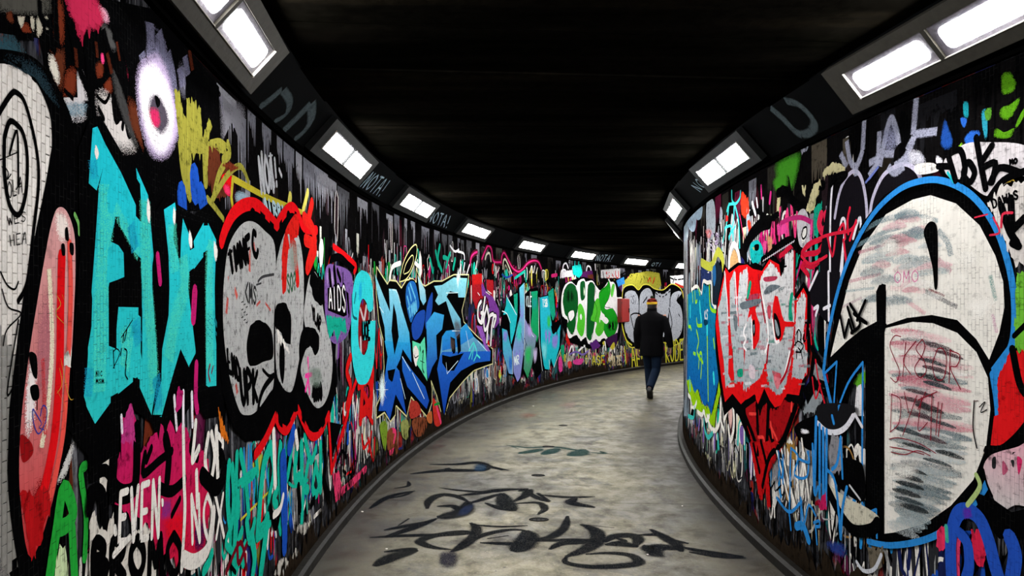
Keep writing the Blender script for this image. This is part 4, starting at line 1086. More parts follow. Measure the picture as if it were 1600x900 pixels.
for q in ('125,740 160,650 210,620 260,660 280,760 275,900 240,1120 205,1140 165,1060', '385,640 430,610 465,680 450,780 480,900 460,1000 430,1170 400,1210 365,1130 375,900 385,640', '500,720 580,640 600,590 620,680 600,780 560,860 640,880 690,970 690,1080 640,1180 590,1180 550,1100'): line('0a1a0c', 1.5, q, wm=.014)
z_(860, 470, 6.6667)
fill('c8201f', '160,330 200,440 190,480 150,400', mat='mottle', rag=.006); fill('5b2a78', '400,440 470,400 520,470 440,520', mat='mottle', rag=.006); fill('3a1a44', '560,400 690,330 690,450 600,480', mat='mottle', rag=.006)
for q in ('190,530 220,470 240,560', '290,520 350,470 360,530', '540,500 560,430 570,510', '620,520 650,450 660,530'): line('efeeee', 5, q, wm=.05)
fill('c2b53a', '620,480 655,430 665,480 640,510', sm=1); fill('c2b53a', '535,440 555,420 560,470', sm=1); line('7a64b0', 4, '190,560 260,530 330,560 390,520', wm=.04)
for c, q in (('e0459a', '80,600 110,590 120,720 85,730'), ('e84a4a', '180,640 215,630 220,690 190,700'), ('b5a83a', '110,570 150,560 150,640'), ('e0459a', '240,620 340,600 320,660 250,660'), ('18a070', '100,480 140,470 130,620')): fill(c, q, mat='mottle', sm=1)
tagtext('c9c23a', 1.5, 'ASE', '430,580 570,570 570,660 440,670'); tagtext('d9c8a0', 1.5, 'SWIZE', '600,590 740,570 740,660 610,680')

piece('graffiti_letters', 'silver letters with black and yellow outline behind the walking man', 'L')
z_(860, 350, 6.6667)
fill('a9a63a', '740,610 800,560 830,520 900,510 1010,490 1130,510 1150,640 1100,700 880,720 760,680', mat='mottle', rag=.006)
for q in ('820,620 840,530 860,620', '880,600 900,520', '930,620 960,540 990,610', '1000,560 1020,630', '1040,540 1060,620 1090,540'): line('k', 3, q, wm=.02)
for q in ('1010,600 1030,560 1040,600', '1060,620 1080,560'): line('c8231f', 4, q, wm=.035)
fill('dcdcde', '520,480 720,460 720,560 520,560', mat='mottle', rag=.006); tagtext('c8231f', 3, 'SNU', '570,500 710,490 715,560 580,560', wm=.035)
for q in ('740,480 760,560', '770,470 790,550', '720,530 780,500', '490,450 500,540', '540,500 550,560'): line('k', 4, q, wm=.035)
fill('3a8fd8', '680,590 760,550 770,620 700,650', mat='mottle', rag=.006)
for q in ('1240,540 1390,530 1390,640 1250,650',): fill('dcdcde', q, mat='mottle', rag=.006)
line('k', 3, '1240,560 1300,580 1390,570', wm=.04); line('b02a20', 5, '1290,620 1380,660', wm=.06); line('k', 3, '1270,610 1290,560', wm=.03)
KK = '745,740 770,660 850,640 910,690 960,640 1020,640 1080,680 1170,690 1260,630 1350,680 1380,780 1395,900 1395,1100 1370,1200 1280,1260 1180,1230 1080,1230 960,1280 880,1280 820,1270 770,1170 740,1030'
line('d8cf4a', 4, KK, closed=True, wm=.05); fill('k', KK, sm=1)
SV = 'b5bac4'
fill(SV, '765,760 800,700 870,700 905,760 915,880 900,980 905,1100 880,1230 830,1210 780,1130 760,1000', mat='mottle', sm=1)
fill(SV, '925,760 960,690 1020,670 1060,740 1070,900 1060,1100 1000,1200 930,1160 920,960', mat='mottle', sm=1)
fill(SV, '1080,700 1170,730 1250,670 1240,800 1220,1000 1180,1180 1100,1150 1080,950', mat='mottle', rag=.006)
fill(SV, '1250,760 1320,700 1360,720 1310,800 1350,860 1370,960 1365,1100 1320,1190 1250,1210 1230,1000', mat='mottle', sm=1)
for q in ('830,950 870,930 930,940 950,980', '830,960 850,1050 870,1120', '990,720 995,790', '1240,780 1240,860', '1230,880 1260,1020 1250,1100', '1330,940 1355,1000 1350,1120', '1090,720 1160,760 1240,700', '1310,800 1330,740', '960,820 1000,760'): line('k', 3, q, wm=.035)
tagtext('k', 1.6, 'SISSI', '760,760 900,740 890,830 770,830', wm=.018)
z_(860, 470, 6.6667)
tagtext('cfc93a', 2.4, 'LAEN', '770,480 990,540 1000,690 790,690', wm=.045); tagtext('cfc93a', 2.4, 'KUDE', '1190,430 1385,400 1385,610 1200,640', wm=.045)
line('cfc93a', 3, '740,250 780,400 840,460', wm=.04)

# ---- black and brown damp grime at the wall foot with a ragged upper edge
def grime(S, rad):
    piece('grime_band', 'dark damp grime along the wall foot with a ragged edge', S); ART.kind = 'stuff'
    s0, s1 = A0 * rad, A1 * rad; s = s0; top = .24; P = []
    while s < s1:
        top = min(max(top + random.uniform(-.03, .03), .11), .25)
        P.append((s, top + random.choice((0, .01, .02, .05, -.03, -.05)))); s += random.uniform(.012, .045)
    T, K = [], []
    ca, cb = rgba('17130f'), rgba('2b231b')
    for (a, b) in zip(P, P[1:]):
        T.append([(a[0], .0), (b[0], .0), b, a]); K.append([ca, ca, cb, cb])
    L = 0
    off = .0006 + 95 * LAYER
    for t, cc in zip(T, K):
        vs = []
        for p, c in zip(t, cc):
            v = ART.bm.verts.new((p[0], p[1], off)); v[ART.cl] = c; vs.append(v)
        ART.bm.faces.new(vs).material_index = 1
    # splashes above the band
    random.seed(31)
    for _ in range(1600):
        s = random.uniform(s0, s1); z = .17 + abs(random.gauss(0, .07)); h = random.uniform(.02, .09); w = random.uniform(.004, .016)
        vs = []
        for p in ((s - w, z), (s, z - h), (s + w, z), (s + w * .3, z + h * .6)):
            v = ART.bm.verts.new((p[0], p[1], off + .0001)); v[ART.cl] = ca; vs.append(v)
        ART.bm.faces.new(vs).material_index = 1
grime('L', RO)
done()
# ================================================================ inner (right) wall
piece('old_tags', 'tangle of old overlapping tags and paint runs', 'R'); ART.kind = 'stuff'
scrib('R', 1070, 1320, .3, 2.4, 150, ['k', 'd', 'k', 'lv', 'mr', 'k', 'br'], (.2, .6), (.02, .05), 'slab drip')
scrib('R', 1300, 1640, .3, 2.4, 60, ['k', 'd', 'k', 'lv', 'k'], (.2, .6), (.02, .05), 'slab drip')
_a, _b, _, _ = rng_zone('R', 1069, 1700, 0, 0)
black_band(_a, _b)
scrib('R', 1070, 1640, 1.8, 2.45, 40, ['k', '2a0c14', '1c1814', '241a1e'], (.25, .5), (.03, .06), 'slab')
drips('R', 1070, 1330, HW - .01, (.2, .45), ['3a3630', '8b8c98', '6f707a', '4c463c', '5a1830', '2c2a26'], .1, w=(.06, .25))
drips('R', 1330, 1640, HW - .01, (.15, .3), ['k', '17171a', '2a2a2e'], .1, w=(.1, .3))
drips('R', 1080, 1330, HW - .35, (.12, .3), ['k', 'lv', 'b0aec0', 'mr', 'cr', 'k', 'd'], .12, w=(.03, .12))
scrib('R', 1070, 1200, 1.6, 2.3, 70, ['k', 'w', 'lv', 'w', '9fb4c4', 'g', 'k', 'd'], (.2, .5), (.008, .03), 'drip tag slab')
scrib('R', 1070, 1180, .3, .95, 90, ['k', 'w', 'w', 'li', 'tq', 'd', 'k', 'g', 'cr'], (.15, .45), (.008, .025))
scrib('R', 1180, 1420, .3, .9, 90, ['k', 'w', 'w', 'sk', 'tn', 'd', 'k', 'g', 'g'], (.2, .5), (.01, .03))
scrib('R', 1400, 1640, .2, .7, 50, ['k', 'w', 'pk', 'bl', 'd', 'k', 'g', 'nv'], (.2, .45), (.01, .03))
scrib('R', 1720, None, .3, 2.4, 320, ['k', 'w', 'sk', 'k', 'rd', 'd', 'lv', 'mg', 'tq', 'g', 'ye', 'k'], (.2, .7), (.015, .05))
scrib('R', 1200, 1330, 1.3, 2.2, 60, ['k', 'w', 'pk', 'k', 'd', 'tq', 'mg', 'lv'], (.15, .4), (.008, .03))

drips('R', 1075, 1330, .62, (.18, .34), ['d6d2ca', 'b9b9ba', '8d8d90', 'k', 'd9d4cc', '6a6a6c'], .10, w=(.03, .12))
scrib('R', 1075, 1400, .2, .6, 90, ['w', 'w', 'g', 'k', 'lv', 'cr', 'k', 'd'], (.06, .22), (.006, .018), 'drip drip tag')
piece('lettering', 'white and red runs with a thin turquoise figure high on the wall', 'R')
z_(1040, 280, 6)
for c, q in (('9db4c6', '210,330 280,220 300,260 280,480 230,470'), ('9db4c6', '300,200 350,190 340,360 300,380'), ('b3bec8', '390,230 460,210 470,500 400,560'), ('a9aab8', '520,260 540,330 510,420')): fill(c, q, mat='mottle', sm=1)
fill('e23a22', '705,200 720,110 780,180 790,300 760,350 720,330', mat='mottle', rag=.006); fill('e23a22', '770,390 800,380 820,500 790,540', mat='mottle', rag=.006); line('d8306a', 3, '700,330 740,560', wm=.012)
for q in ('625,110 630,200 660,230 700,180 708,115', '580,300 600,240 650,230', '600,230 580,400 540,600 530,700', '650,230 640,400 600,560', '660,260 690,400 700,640', '560,460 620,440 640,560', '660,440 600,540', '640,480 640,600'): line('3fd0cc', 3, q, wm=.022)
fill('c82a2a', '570,340 590,340 590,390 570,400'); soft('e88a8a', '380,470 440,470 430,560 390,550', .9)
for _i in range(60):
    a = 360 + random.random() * 200; b = 480 + random.random() * 200; line(random.choice(('k', 'd', 'e8e4ee', 'b59fc4')), 1.5, f'{a:.0f},{b:.0f} {a + random.uniform(-30, 30):.0f},{b + random.uniform(10, 40):.0f}', wm=.012)
for c, q in (('cfc79a', '1060,130 1090,120 1070,340 1040,350'), ('cfc79a', '1280,60 1320,60 1310,140 1290,130'), ('d4cc98', '1400,60 1460,0 1470,40 1410,200 1400,290 1350,300 1390,180'), ('cfc79a', '960,350 1000,320 1000,380 970,390'), ('cfc79a', '850,470 920,400 900,460')): fill(c, q, mat='mottle', rag=.006)
soft('3f8a24', '1015,0 1150,-120 1160,60 1100,60 1050,140 1020,80', 1, .6)
for q, w in (('800,320 880,300 960,380 1060,330', 9), ('1060,130 1140,120 1230,240 1320,260', 14), ('760,640 800,540 900,430 980,400', 14), ('1480,60 1400,60 1380,160', 10)): line('k', w, q)
line('e8e8f2', 3, '860,180 870,260', wm=.02); line('e8e8f2', 4, '820,220 850,330', wm=.03); line('c02a78', 3, '900,60 905,180', wm=.02); line('c02a78', 3, '990,130 980,220', wm=.03)
fill('c9c6ce', '1250,320 1310,280 1360,400 1360,580 1300,640 1260,600 1240,440', mat='mottle', sm=1); fill('e8e6e2', '1280,500 1310,450 1330,470 1320,560 1290,600', sm=1)
line('k', 2, '1300,460 1330,450 1330,520 1300,560 1285,520 1300,460', wm=.012)
fill('e84a9a', '1050,420 1140,400 1160,500 1060,530', mat='mottle', rag=.006); line('b52a6e', 3, '1090,410 1180,370 1280,360 1370,400', wm=.03)
fill('18b0ae', '800,620 860,570 910,620 920,720 860,800 810,760', mat='mottle', sm=1); fill('k', '840,620 880,610 880,660 850,670', sm=1); fill('c9a23a', '820,640 840,640 840,670')
fill('c98f6a', '960,520 1010,560 1000,680 970,700', mat='mottle', rag=.006); fill('d84a8a', '920,600 960,560 950,680 925,690', mat='mottle', rag=.006); fill('18a084', '1400,280 1480,200 1470,400 1430,540 1400,520', mat='mottle', rag=.006)
line('d8264a', 6, '1470,330 1450,420 1480,490 1520,430 1510,330', wm=.05)
fill('e84a9a', '1370,380 1390,390 1380,580 1360,600', mat='mottle', rag=.006)

piece('graffiti_letters', 'blue and teal drips over a lime green edge at the turn of the wall', 'R')
z_(1040, 400, 6)
fill('9fb0bc', '170,-400 215,-350 225,1500 175,1500', mat='mottle', rag=.006)
for q in ('180,-300 182,400 180,1200', '195,-350 196,200', '205,-300 204,300 206,1500', '190,400 188,1100', '212,-200 214,500'): line(random.choice(('k', 'd', 'ece8e4')), 3, q, wm=.03)
scrib('R', 1069.6, 1077, .3, 2.3, 150, ['k', 'k', 'd', 'lv', 'e4e2e0', '3a2026', 'k', '6a7480'], (.3, 1.3), (.015, .05), 'drip')
for q, c in (('400,-60 400,130 470,60 490,-80', 'e9e6e2'), ('620,-30 600,60 610,160', 'efeadf')): line(c, 4, q, wm=.05)
fill('e0b078', '605,60 625,-20 650,-60 680,0 700,120 650,80 610,130', mat='mottle', sm=1); line('f2efe6', 5, '600,110 610,-40 650,-110 690,-20 705,110', wm=.05)
fill('2c3a6a', '340,100 430,130 440,250 370,240 340,300', mat='mottle', rag=.006); line('c9cc4a', 7, '345,60 430,100 470,20 500,-40 540,20 550,120', wm=.08); fill('1d2733', '450,110 500,40 540,120 540,300 480,480 445,470', mat='mottle', rag=.006); fill('2a6aa5', '450,120 475,90 480,220 460,280', sm=1)
line('f2efe6', 3, '250,320 280,290 310,290 345,350 360,240 400,250 440,260 445,450 480,480', wm=.035)
fill('1486a8', '215,370 250,330 320,310 350,370 365,260 420,290 430,420 480,520 490,900 520,1040 515,1120 480,1300 440,1480 400,1380 370,1410 340,1330 320,1250 280,1290 240,1150 210,1180', '1560b0', mat='mottle', rag=.006)
fill('9ad016', '205,1170 240,1150 285,1290 310,1240 345,1380 395,1410 410,1400 440,1500 490,1300 520,1130 540,1180 520,1300 480,1480 470,1600 420,1570 380,1500 310,1440 280,1420 240,1340', mat='mottle', rag=.006)
for q in ('215,370 220,640 240,660 250,690', '260,330 265,430', '285,340 290,430 305,420', '320,310 330,360', '300,590 310,650 350,650', '300,700 320,800 305,900 360,1000', '420,280 430,480 480,520', '270,910 290,920', '320,1050 330,920 350,930 345,1080 340,1140', '400,700 410,1350', '460,780 470,860'): line('86d02a', 3, q, wm=.035)
for q in ('240,480 240,560', '340,560 345,600', '400,650 400,720', '460,1110 465,1180', '235,1150 240,1250', '330,440 335,520'): line('35d8dc', 5, q, wm=.06)
tagtext('d9e8e8', 1.2, 'KS', '375,520 410,500 405,590 380,600', wm=.016); fill('0e3a52', '370,600 400,600 405,640 375,650', sm=1)
z_(1040, 550, 6)
for c, q in (('f2efe6', '220,400 245,440 250,520 280,520 300,470'), ('f2efe6', '310,560 350,590 370,560 390,640 420,600'), ('f2efe6', '400,600 430,700 470,740 510,680 525,560'), ('3fb8b0', '370,640 380,740 410,800 450,760'), ('8a6ab8', '330,640 320,720'), ('8a6ab8', '360,720 355,830'), ('8a6ab8', '470,780 470,900'), ('3fb8b0', '500,780 510,900'), ('f2efe6', '530,480 530,640 560,740'), ('f2efe6', '560,640 600,520 630,480 650,560 650,720 620,830 600,700'), ('3fc0b8', '220,600 270,610 280,520')): line(c, 4, q, wm=.045)
fill('e6b8b0', '600,560 625,500 640,600 620,720', mat='mottle', sm=1); fill('k', '255,530 275,540 270,600 245,590')
line('3fb8b0', 4, '680,860 690,700 720,640 740,720 745,900', wm=.04); line('f2efe6', 3, '700,840 700,690 735,680 740,860', wm=.025); fill('7a5aa8', '700,720 730,700 730,860 705,840', sm=1)

piece('graffiti_letters', 'silver letters filled with red, edged in white and black', 'R')
z_(1040, 400, 6)
fill('k', '475,640 500,430 560,70 600,130 690,60 800,80 860,60 930,100 1000,-40 1090,60 1220,-80 1235,360 1310,240 1370,340 1380,700 1350,1060 1300,1300 1280,1420 1200,1600 1060,1850 950,2100 880,2050 800,1750 700,1500 640,1420 560,1500 510,1160 480,900')
fill('d61418', '480,640 510,400 575,110 610,160 700,90 780,80 830,120 920,140 990,30 1080,80 1100,220 1140,300 1222,380 1230,420 1310,300 1345,370 1340,700 1350,1100 1300,1160 1260,1330 1160,1310 1130,1330 1100,1400 1040,1420 990,1350 940,1240 880,1390 850,1310 760,1350 720,1390 640,1290 570,1370 540,1190 505,900')
SL = 'a3adb2'
fill('c9cdd0', '500,500 530,400 575,140 585,420 605,860 600,1100 630,1180 575,1230 560,1000 530,800 515,660', 'a3b5ba', mat='mottle', rag=.006)
fill('c4c9cc', '615,240 660,130 665,400 690,640 740,680 750,1000 745,1180 660,1180 640,900 615,600', 'a0b0b5', mat='mottle', rag=.006)
fill('d9dadd', '710,160 780,110 790,200 770,420 800,500 780,600 890,460 905,300 950,620 975,840 965,960 905,1130 860,1180 760,1250 740,1240 760,880 700,640 690,420', 'a3adb2', mat='mottle', rag=.006)
fill('e6e5e6', '900,220 940,140 1000,60 1060,120 1100,190 1130,120 1140,-40 1220,-60 1225,560 1215,700 1200,860 1190,1000 1150,1180 1100,1290 1050,1300 990,1230 960,1040 975,840 950,600 910,420', '9fa9ae', mat='mottle', rag=.006)
fill('dfe0e2', '1240,560 1250,440 1305,330 1335,400 1320,620 1300,780 1350,900 1340,1080 1310,1150 1200,1140 1220,900', 'a9b0b6', mat='mottle', rag=.006)
rs_ = random.Random(12)
for i in range(120):
    x = rs_.uniform(1128, 1262); y = rs_.uniform(445, 610); L = rs_.uniform(4, 14)
    c = rs_.choice(('7f9298', '6a7f86', 'd9dcde', 'c06a7a', 'b8485c', '3f5a60', 'e8e6e8', '92a8ac', '1f8a74', '55666c'))
    line(c, rs_.uniform(3, 6), f'{(x - 1040) * 6:.0f},{(y - 400) * 6:.0f} {(x + L - 1040) * 6:.0f},{(y - 1 - 400) * 6:.0f}', mat='spray', alpha=.55)
line('d61418', 4, '1140,640 1215,640', wm=.03)
fill('d61418', '1020,480 1040,370 1070,380 1110,560 1130,610 1215,630 1210,660 1140,660 1110,780 1070,825 1045,780 1020,620', sm=0); fill('k', '1030,560 1050,540 1085,620 1100,740 1075,780 1045,740', sm=1); fill('8a979e', '1040,600 1060,620 1085,720 1070,750 1050,700', sm=1)
fill('d61418', '820,520 850,460 870,560 900,640 895,780 850,880 830,860'); fill('k', '830,620 850,600 858,700 845,760 832,720', sm=1); fill('8a979e', '838,650 848,640 850,700 842,730')
for q in ('1018,600 1045,790 1080,800', '830,860 822,600', '905,300 960,560 980,780 950,900', '565,150 590,420 600,640', '665,160 690,640', '770,640 745,720 770,780 745,840 770,880', '1180,900 1130,1120 1060,1200'): line('f2efef', 3, q, wm=.022)
for q in ('885,180 920,440 950,620', '640,880 645,1000', '980,840 965,1000', '1225,-60 1222,360', '1215,820 1150,1080 1090,1190'): line('a51020', 4, q, wm=.022)
for c, q in (('b03a52', '780,380 880,350 870,400 770,420'), ('1aa07c', '800,240 820,260 790,400 775,380'), ('6a757c', '720,440 900,400 890,450 740,500'), ('6a757c', '940,330 1000,270 1090,280 1060,310 960,360'), ('b03a52', '940,200 1060,190 1040,230 950,240'), ('1a9a78', '1185,370 1215,350 1200,480 1210,600 1170,580'), ('e07a86', '1030,1130 1090,1100 1090,1200 1060,1250'), ('1a9a78', '690,1070 735,1060 735,1130 690,1130'), ('c84a5a', '970,480 1005,470 1000,580 980,580'), ('6f7a80', '650,560 690,580 680,700 660,680'), ('d8c8d0', '800,1020 850,1050 850,1150 800,1130')): fill(c, q, mat='mottle', sm=1)
for i in range(7): line('c83a4a', 2, f'{1020 + i * 12},{1080 + i * 4} {1030 + i * 12},{1120 + i * 4}', wm=.01)
for q in ('1110,20 1100,140', '1130,10 1120,160', '1095,110 1150,95'): line('k', 2, q, wm=.012)
for q in ('1240,740 1265,690 1290,740 1280,790', '1225,840 1260,800 1310,840 1280,900', '1240,900 1290,900 1260,860', '1260,700 1250,800', '1285,720 1290,830', '1230,760 1240,840', '1250,880 1245,960', '1290,900 1300,960'):
    line('k', 2, q.replace('1', '1', 1), wm=.01)
fill('a01218', '760,1380 850,1320 900,1500 930,1400 960,1380 1000,1430 1060,1440 1130,1350 1200,1330 1270,1400 1180,1650 1050,1900 960,2060 900,2000 840,1800 780,1600', mat='mottle', rag=.006)
for q, w in (('730,1420 850,1330', 10), ('870,1400 880,1650', 8), ('740,1450 840,1700 880,1850', 10), ('980,1400 960,1850', 10), ('1240,1400 1130,1700 1060,1800', 10), ('1160,1330 1290,1350', 8), ('990,1650 1060,1850', 6)): line('k', w, q, wm=.05)
for q in ('800,1480 860,1480', '1000,1590 1060,1720', '885,1700 930,1700 940,1740', '1000,1560 1020,1700', '1200,1380 1195,1450'): line('e8403a', 3, q, wm=.022)
z_(1040, 690, 4.286)
fill('c01418', '575,0 770,0 740,60 700,200 715,440 690,430 680,300 650,400 630,330 610,200', mat='mottle', rag=.006)
for q in ('600,20 640,200', '740,60 700,120 660,300', '650,0 690,160'): line('k', 5, q, wm=.04)
z_(1040, 280, 6)
for w, c, m in ((9, 'c81a38', .032),):
    for q in ('1090,720 1140,680 1200,620', '1290,690 1340,620 1420,580 1500,560 1440,680 1340,700 1290,720', '1300,790 1380,820 1460,760 1540,720', '1290,820 1340,880 1350,900', '1510,640 1560,560'): line(c, w, q, wm=m)
line('k', 5, '920,760 980,720 1060,640 1180,570 1240,640', wm=.05)
for i in range(16): line('e8e4ea', 1.4, f'{930 + i * 19},{770 - i * 12} {940 + i * 19},{755 - i * 12}', wm=.008)

# ---- arches left of the big white letter
piece('arched_outlines', 'tall black arches with pale lilac edges', 'R')
z_(1200, 200, 4)
for q in ('420,900 440,500 490,340 540,295 590,340 630,600 600,900', '640,900 650,540 700,340 780,270 860,245 930,290 1000,420 1000,900', '330,900 370,520 410,360 430,900'): fill('131116', q, sm=1)
for q in ('425,560 450,420 490,320 545,270 590,310 620,450 630,640', '640,600 660,450 720,310 790,250 870,225 940,270 970,340'): line('b9b4cc', 6, q, wm=.022)
for q in ('410,350 400,480 395,700 395,900', '455,650 470,570 490,600 470,800 460,900', '540,690 580,560 590,640 600,690', '480,720 470,900'): line('e6e4ee', 4, q, wm=.018)
for q in ('240,760 330,690 420,660 520,640 560,590', '380,680 410,800 430,680', '450,640 480,600 490,690', '520,500 505,580 510,660', '220,800 280,850 380,800', '480,700 500,860', '560,580 520,700'): line('d2203c', 6, q, wm=.018)
z_(1200, 425, 4)
fill('131116', '300,0 480,0 470,80 430,240 390,330 280,200 270,100')
for q in ('390,0 392,300', '470,0 470,80', '320,0 270,110', '360,230 400,210', '300,230 325,215 310,270'): line('e6e4ee', 4, q, wm=.02)
fill('8a9298', '285,640 320,540 350,560 370,660 360,800 300,880 230,880', mat='mottle', rag=.006); fill('k', '230,740 300,640 330,700 260,830')
for q, w in (('250,330 290,480 330,560 400,640', 8), ('300,500 280,680', 7), ('300,700 360,750 430,740', 6), ('270,300 240,420', 6), ('400,620 380,700 330,690', 6)): line('k', w, q, wm=.04)
for q in ('250,330 245,420', '275,330 285,450', '310,550 330,680 370,830', '290,660 310,790 340,700', '380,640 390,690'): line('c8182a', 3, q, wm=.014)
fill('e0e0e4', '540,900 560,640 580,640 600,900'); fill('5fae2a', '530,690 560,650 640,600 660,640 600,690 560,720', mat='mottle', rag=.006)

# ---- the huge white letter B
piece('graffiti_letters', 'giant white brushed letter B with thick black and blue outline', 'R')
z_(1200, 0, 1)
X = lambda s: s
# black body
z_(0, 0, 1)
fill('k', '1298,568 1302,530 1312,470 1330,400 1350,350 1385,305 1420,285 1455,278 1500,292 1540,325 1568,370 1586,430 1594,490 1588,540 1570,575 1556,590 1572,640 1570,700 1552,760 1510,810 1460,838 1412,850 1380,850 1368,838 1352,830 1356,800 1356,566 1344,580 1328,620 1316,650 1316,570')
BW = 'e4e1da'
fill(BW, '1301,558 1310,520 1330,440 1352,385 1388,335 1430,312 1458,305 1498,318 1535,352 1560,400 1572,440 1574,480 1566,520 1550,562 1530,530 1500,500 1460,492 1420,497 1388,508 1388,445 1382,443 1376,450 1374,502 1350,515 1325,535', mat='paint', sm=0)
fill(BW, '1386,513 1430,503 1462,505 1500,520 1530,550 1548,590 1552,640 1545,700 1525,750 1490,790 1450,818 1400,832 1384,834', mat='paint', sm=0)
# brushed grey and pink streaks
for q, w, c in (('1345,365 1380,345 1420,335', 6, '6e8790'), ('1340,385 1380,365 1410,355', 5, '7b939b'), ('1350,410 1400,405', 5, '8fa6ac'), ('1345,395 1400,378 1430,372', 4, 'c88a98'), ('1330,440 1380,428', 4, 'c88a98'), ('1325,455 1370,450', 3, '8fa6ac'), ('1400,345 1440,338 1470,345', 5, '8097a0'), ('1470,360 1485,380 1490,400', 7, '7d8f96'), ('1470,405 1490,425', 6, 'c59aa4'), ('1450,455 1500,480', 5, '5f6266'), ('1395,450 1450,455', 6, 'efd0d0'), ('1455,452 1480,462', 3, '7a2030'), ('1420,470 1450,490', 5, 'e2b4ba'), ('1552,430 1560,470', 5, '7aa09a'), ('1555,490 1562,520', 4, 'c9a0b4'), ('1390,470 1420,465', 3, '9aa8ac'), ('1320,480 1350,465', 3, 'b59aa4')):
    line(c, w * 1.6, q, mat='spray', alpha=.55)
for i in range(62):
    y = 516 + i * 5; hx = 1548 - max(0, 560 - y) * .9 if y < 640 else 1550 - (y - 640) ** 2 * .0026
    x0 = 1392 + random.uniform(0, 22); x1 = min(hx - 22, x0 + random.uniform(60, 140)); sag = random.uniform(8, 20)
    if x1 < x0 + 20: continue
    pk = y < 665 and random.random() < .6
    c = random.choice(('d58a98', 'e0a8b2', 'c8667c', 'e8c4c8')) if pk else random.choice(('8fa0a6', 'a9b7bc', '76878e', 'c2ccd0', '5f7078', 'f0efec'))
    line(c, random.uniform(12, 20), f'{x0:.0f},{y} {(x0 + x1) / 2:.0f},{y + sag * .4:.0f} {x1:.0f},{y + sag:.0f}', mat='spray', alpha=random.uniform(.35, .7), taper=2)
for i in range(22):
    y = 536 + i * 12; x = 1398 + random.uniform(0, 75) * (1 if y < 740 else .4)
    line(random.choice(('2a3033', '3c474c', '55444a')), random.uniform(7, 11), f'{x:.0f},{y:.0f} {x + 22:.0f},{y + 5:.0f} {x + 45:.0f},{y + 13:.0f}', mat='spray', alpha=.75, taper=2)
for i in range(34):
    x = random.uniform(1345, 1440); y = random.uniform(335, 480); L = random.uniform(25, 60)
    if x < 1352 + (y - 335) * -.25 + 20 and y < 400: x += 40
    c = random.choice(('9db0b6', 'b9c6ca', '8397a0', 'd9a5ae', 'e0bcc2', 'f0efec', '7d929a'))
    line(c, random.uniform(11, 20), f'{x:.0f},{y:.0f} {x + L * .5:.0f},{y - L * .14:.0f} {x + L:.0f},{y - L * .12:.0f}', mat='spray', alpha=random.uniform(.3, .6), taper=2)
for q in ('1440,340 1465,335 1466,350 1445,352', '1380,375 1410,370 1408,400 1382,400', '1500,380 1540,390 1535,430 1500,420', '1510,470 1560,460 1555,500 1520,500', '1400,725 1440,720 1440,745 1405,750'): soft('f2f0ea', q, .8, .3)
for q in ('1448,365 1452,352 1460,346 1468,352 1470,375 1470,430 1469,450 1465,450 1462,420 1455,390',): fill('k', q, sm=1)
fill('k', '1374,502 1373,456 1378,445 1386,445 1389,456 1388,513', sm=0)
fill('k', '1300,566 1325,535 1350,515 1376,502 1390,506 1386,520 1386,834 1400,845 1366,842 1358,820 1358,566 1340,585 1316,640 1308,600')
# blue edge
line('2b84cf', 5, '1310,660 1306,640! 1292,580! 1300,520 1316,450 1338,390 1370,335 1410,297 1450,282 1485,284 1525,305 1560,350 1582,410 1592,470 1590,530 1574,568 1558,585! 1566,640 1564,700 1546,762 1500,815 1455,842 1400,852 1362,846', wm=.028)
line('2b84cf', 5, '1292,585 1313,565! 1308,640 1309,655! 1330,600 1354,566! 1353,700 1353,812! 1362,802 1375,796! 1376,840', wm=.014)
fill('2b84cf', '1556,575 1590,530 1592,545 1575,580 1566,590 1570,640 1562,620')
# tags on the letter
for q in ('1318,492 1325,527', '1325,527 1332,500', '1332,500 1338,520', '1330,480 1340,512', '1334,475 1350,505 1336,520', '1345,500 1358,470', '1340,490 1360,505', '1352,500 1358,504'): line('k', 3.5, q, wm=.020)
tagtext('e27ab0', 1.2, 'OMO', '1402,425 1440,422 1440,440 1402,442', wm=.004)
RDP = '8a1a2c'
for q in ('1412,526 1402,525 1395,540 1402,560 1410,580 1405,597 1396,590', '1420,535 1415,588', '1436,533 1416,562 1428,585', '1446,530 1436,545 1448,562 1452,580 1442,590 1434,575 1446,555 1450,540 1446,530', '1470,545 1462,570 1468,592 1480,590 1484,560 1478,545 1470,545', '1490,546 1488,598', '1490,548 1505,555 1500,572 1490,575 1506,608'): line(RDP, 1.3, q, wm=.0045)
for q in ('1398,616 1396,675', '1398,616 1412,625 1410,660 1396,675', '1418,612 1425,645', '1438,618 1416,680', '1446,620 1440,672 1455,660', '1440,640 1452,612', '1440,625 1470,612', '1462,615 1460,688', '1472,628 1468,680', '1478,630 1472,682'): line(RDP, 1.3, q, wm=.0045)
for q in ('1395,686 1410,684 1440,692 1468,708', '1396,698 1420,702 1450,710', '1398,706 1420,710 1440,704 1460,712'): line(RDP, 1.1, q, wm=.004)
line('k', 2.5, '1528,626 1526,668 1532,700', wm=.006); line('k', 1.2, '1536,636 1545,628 1538,644 1548,640', wm=.004); line('7d6a66', 1, '1527,627 1534,626', wm=.004)

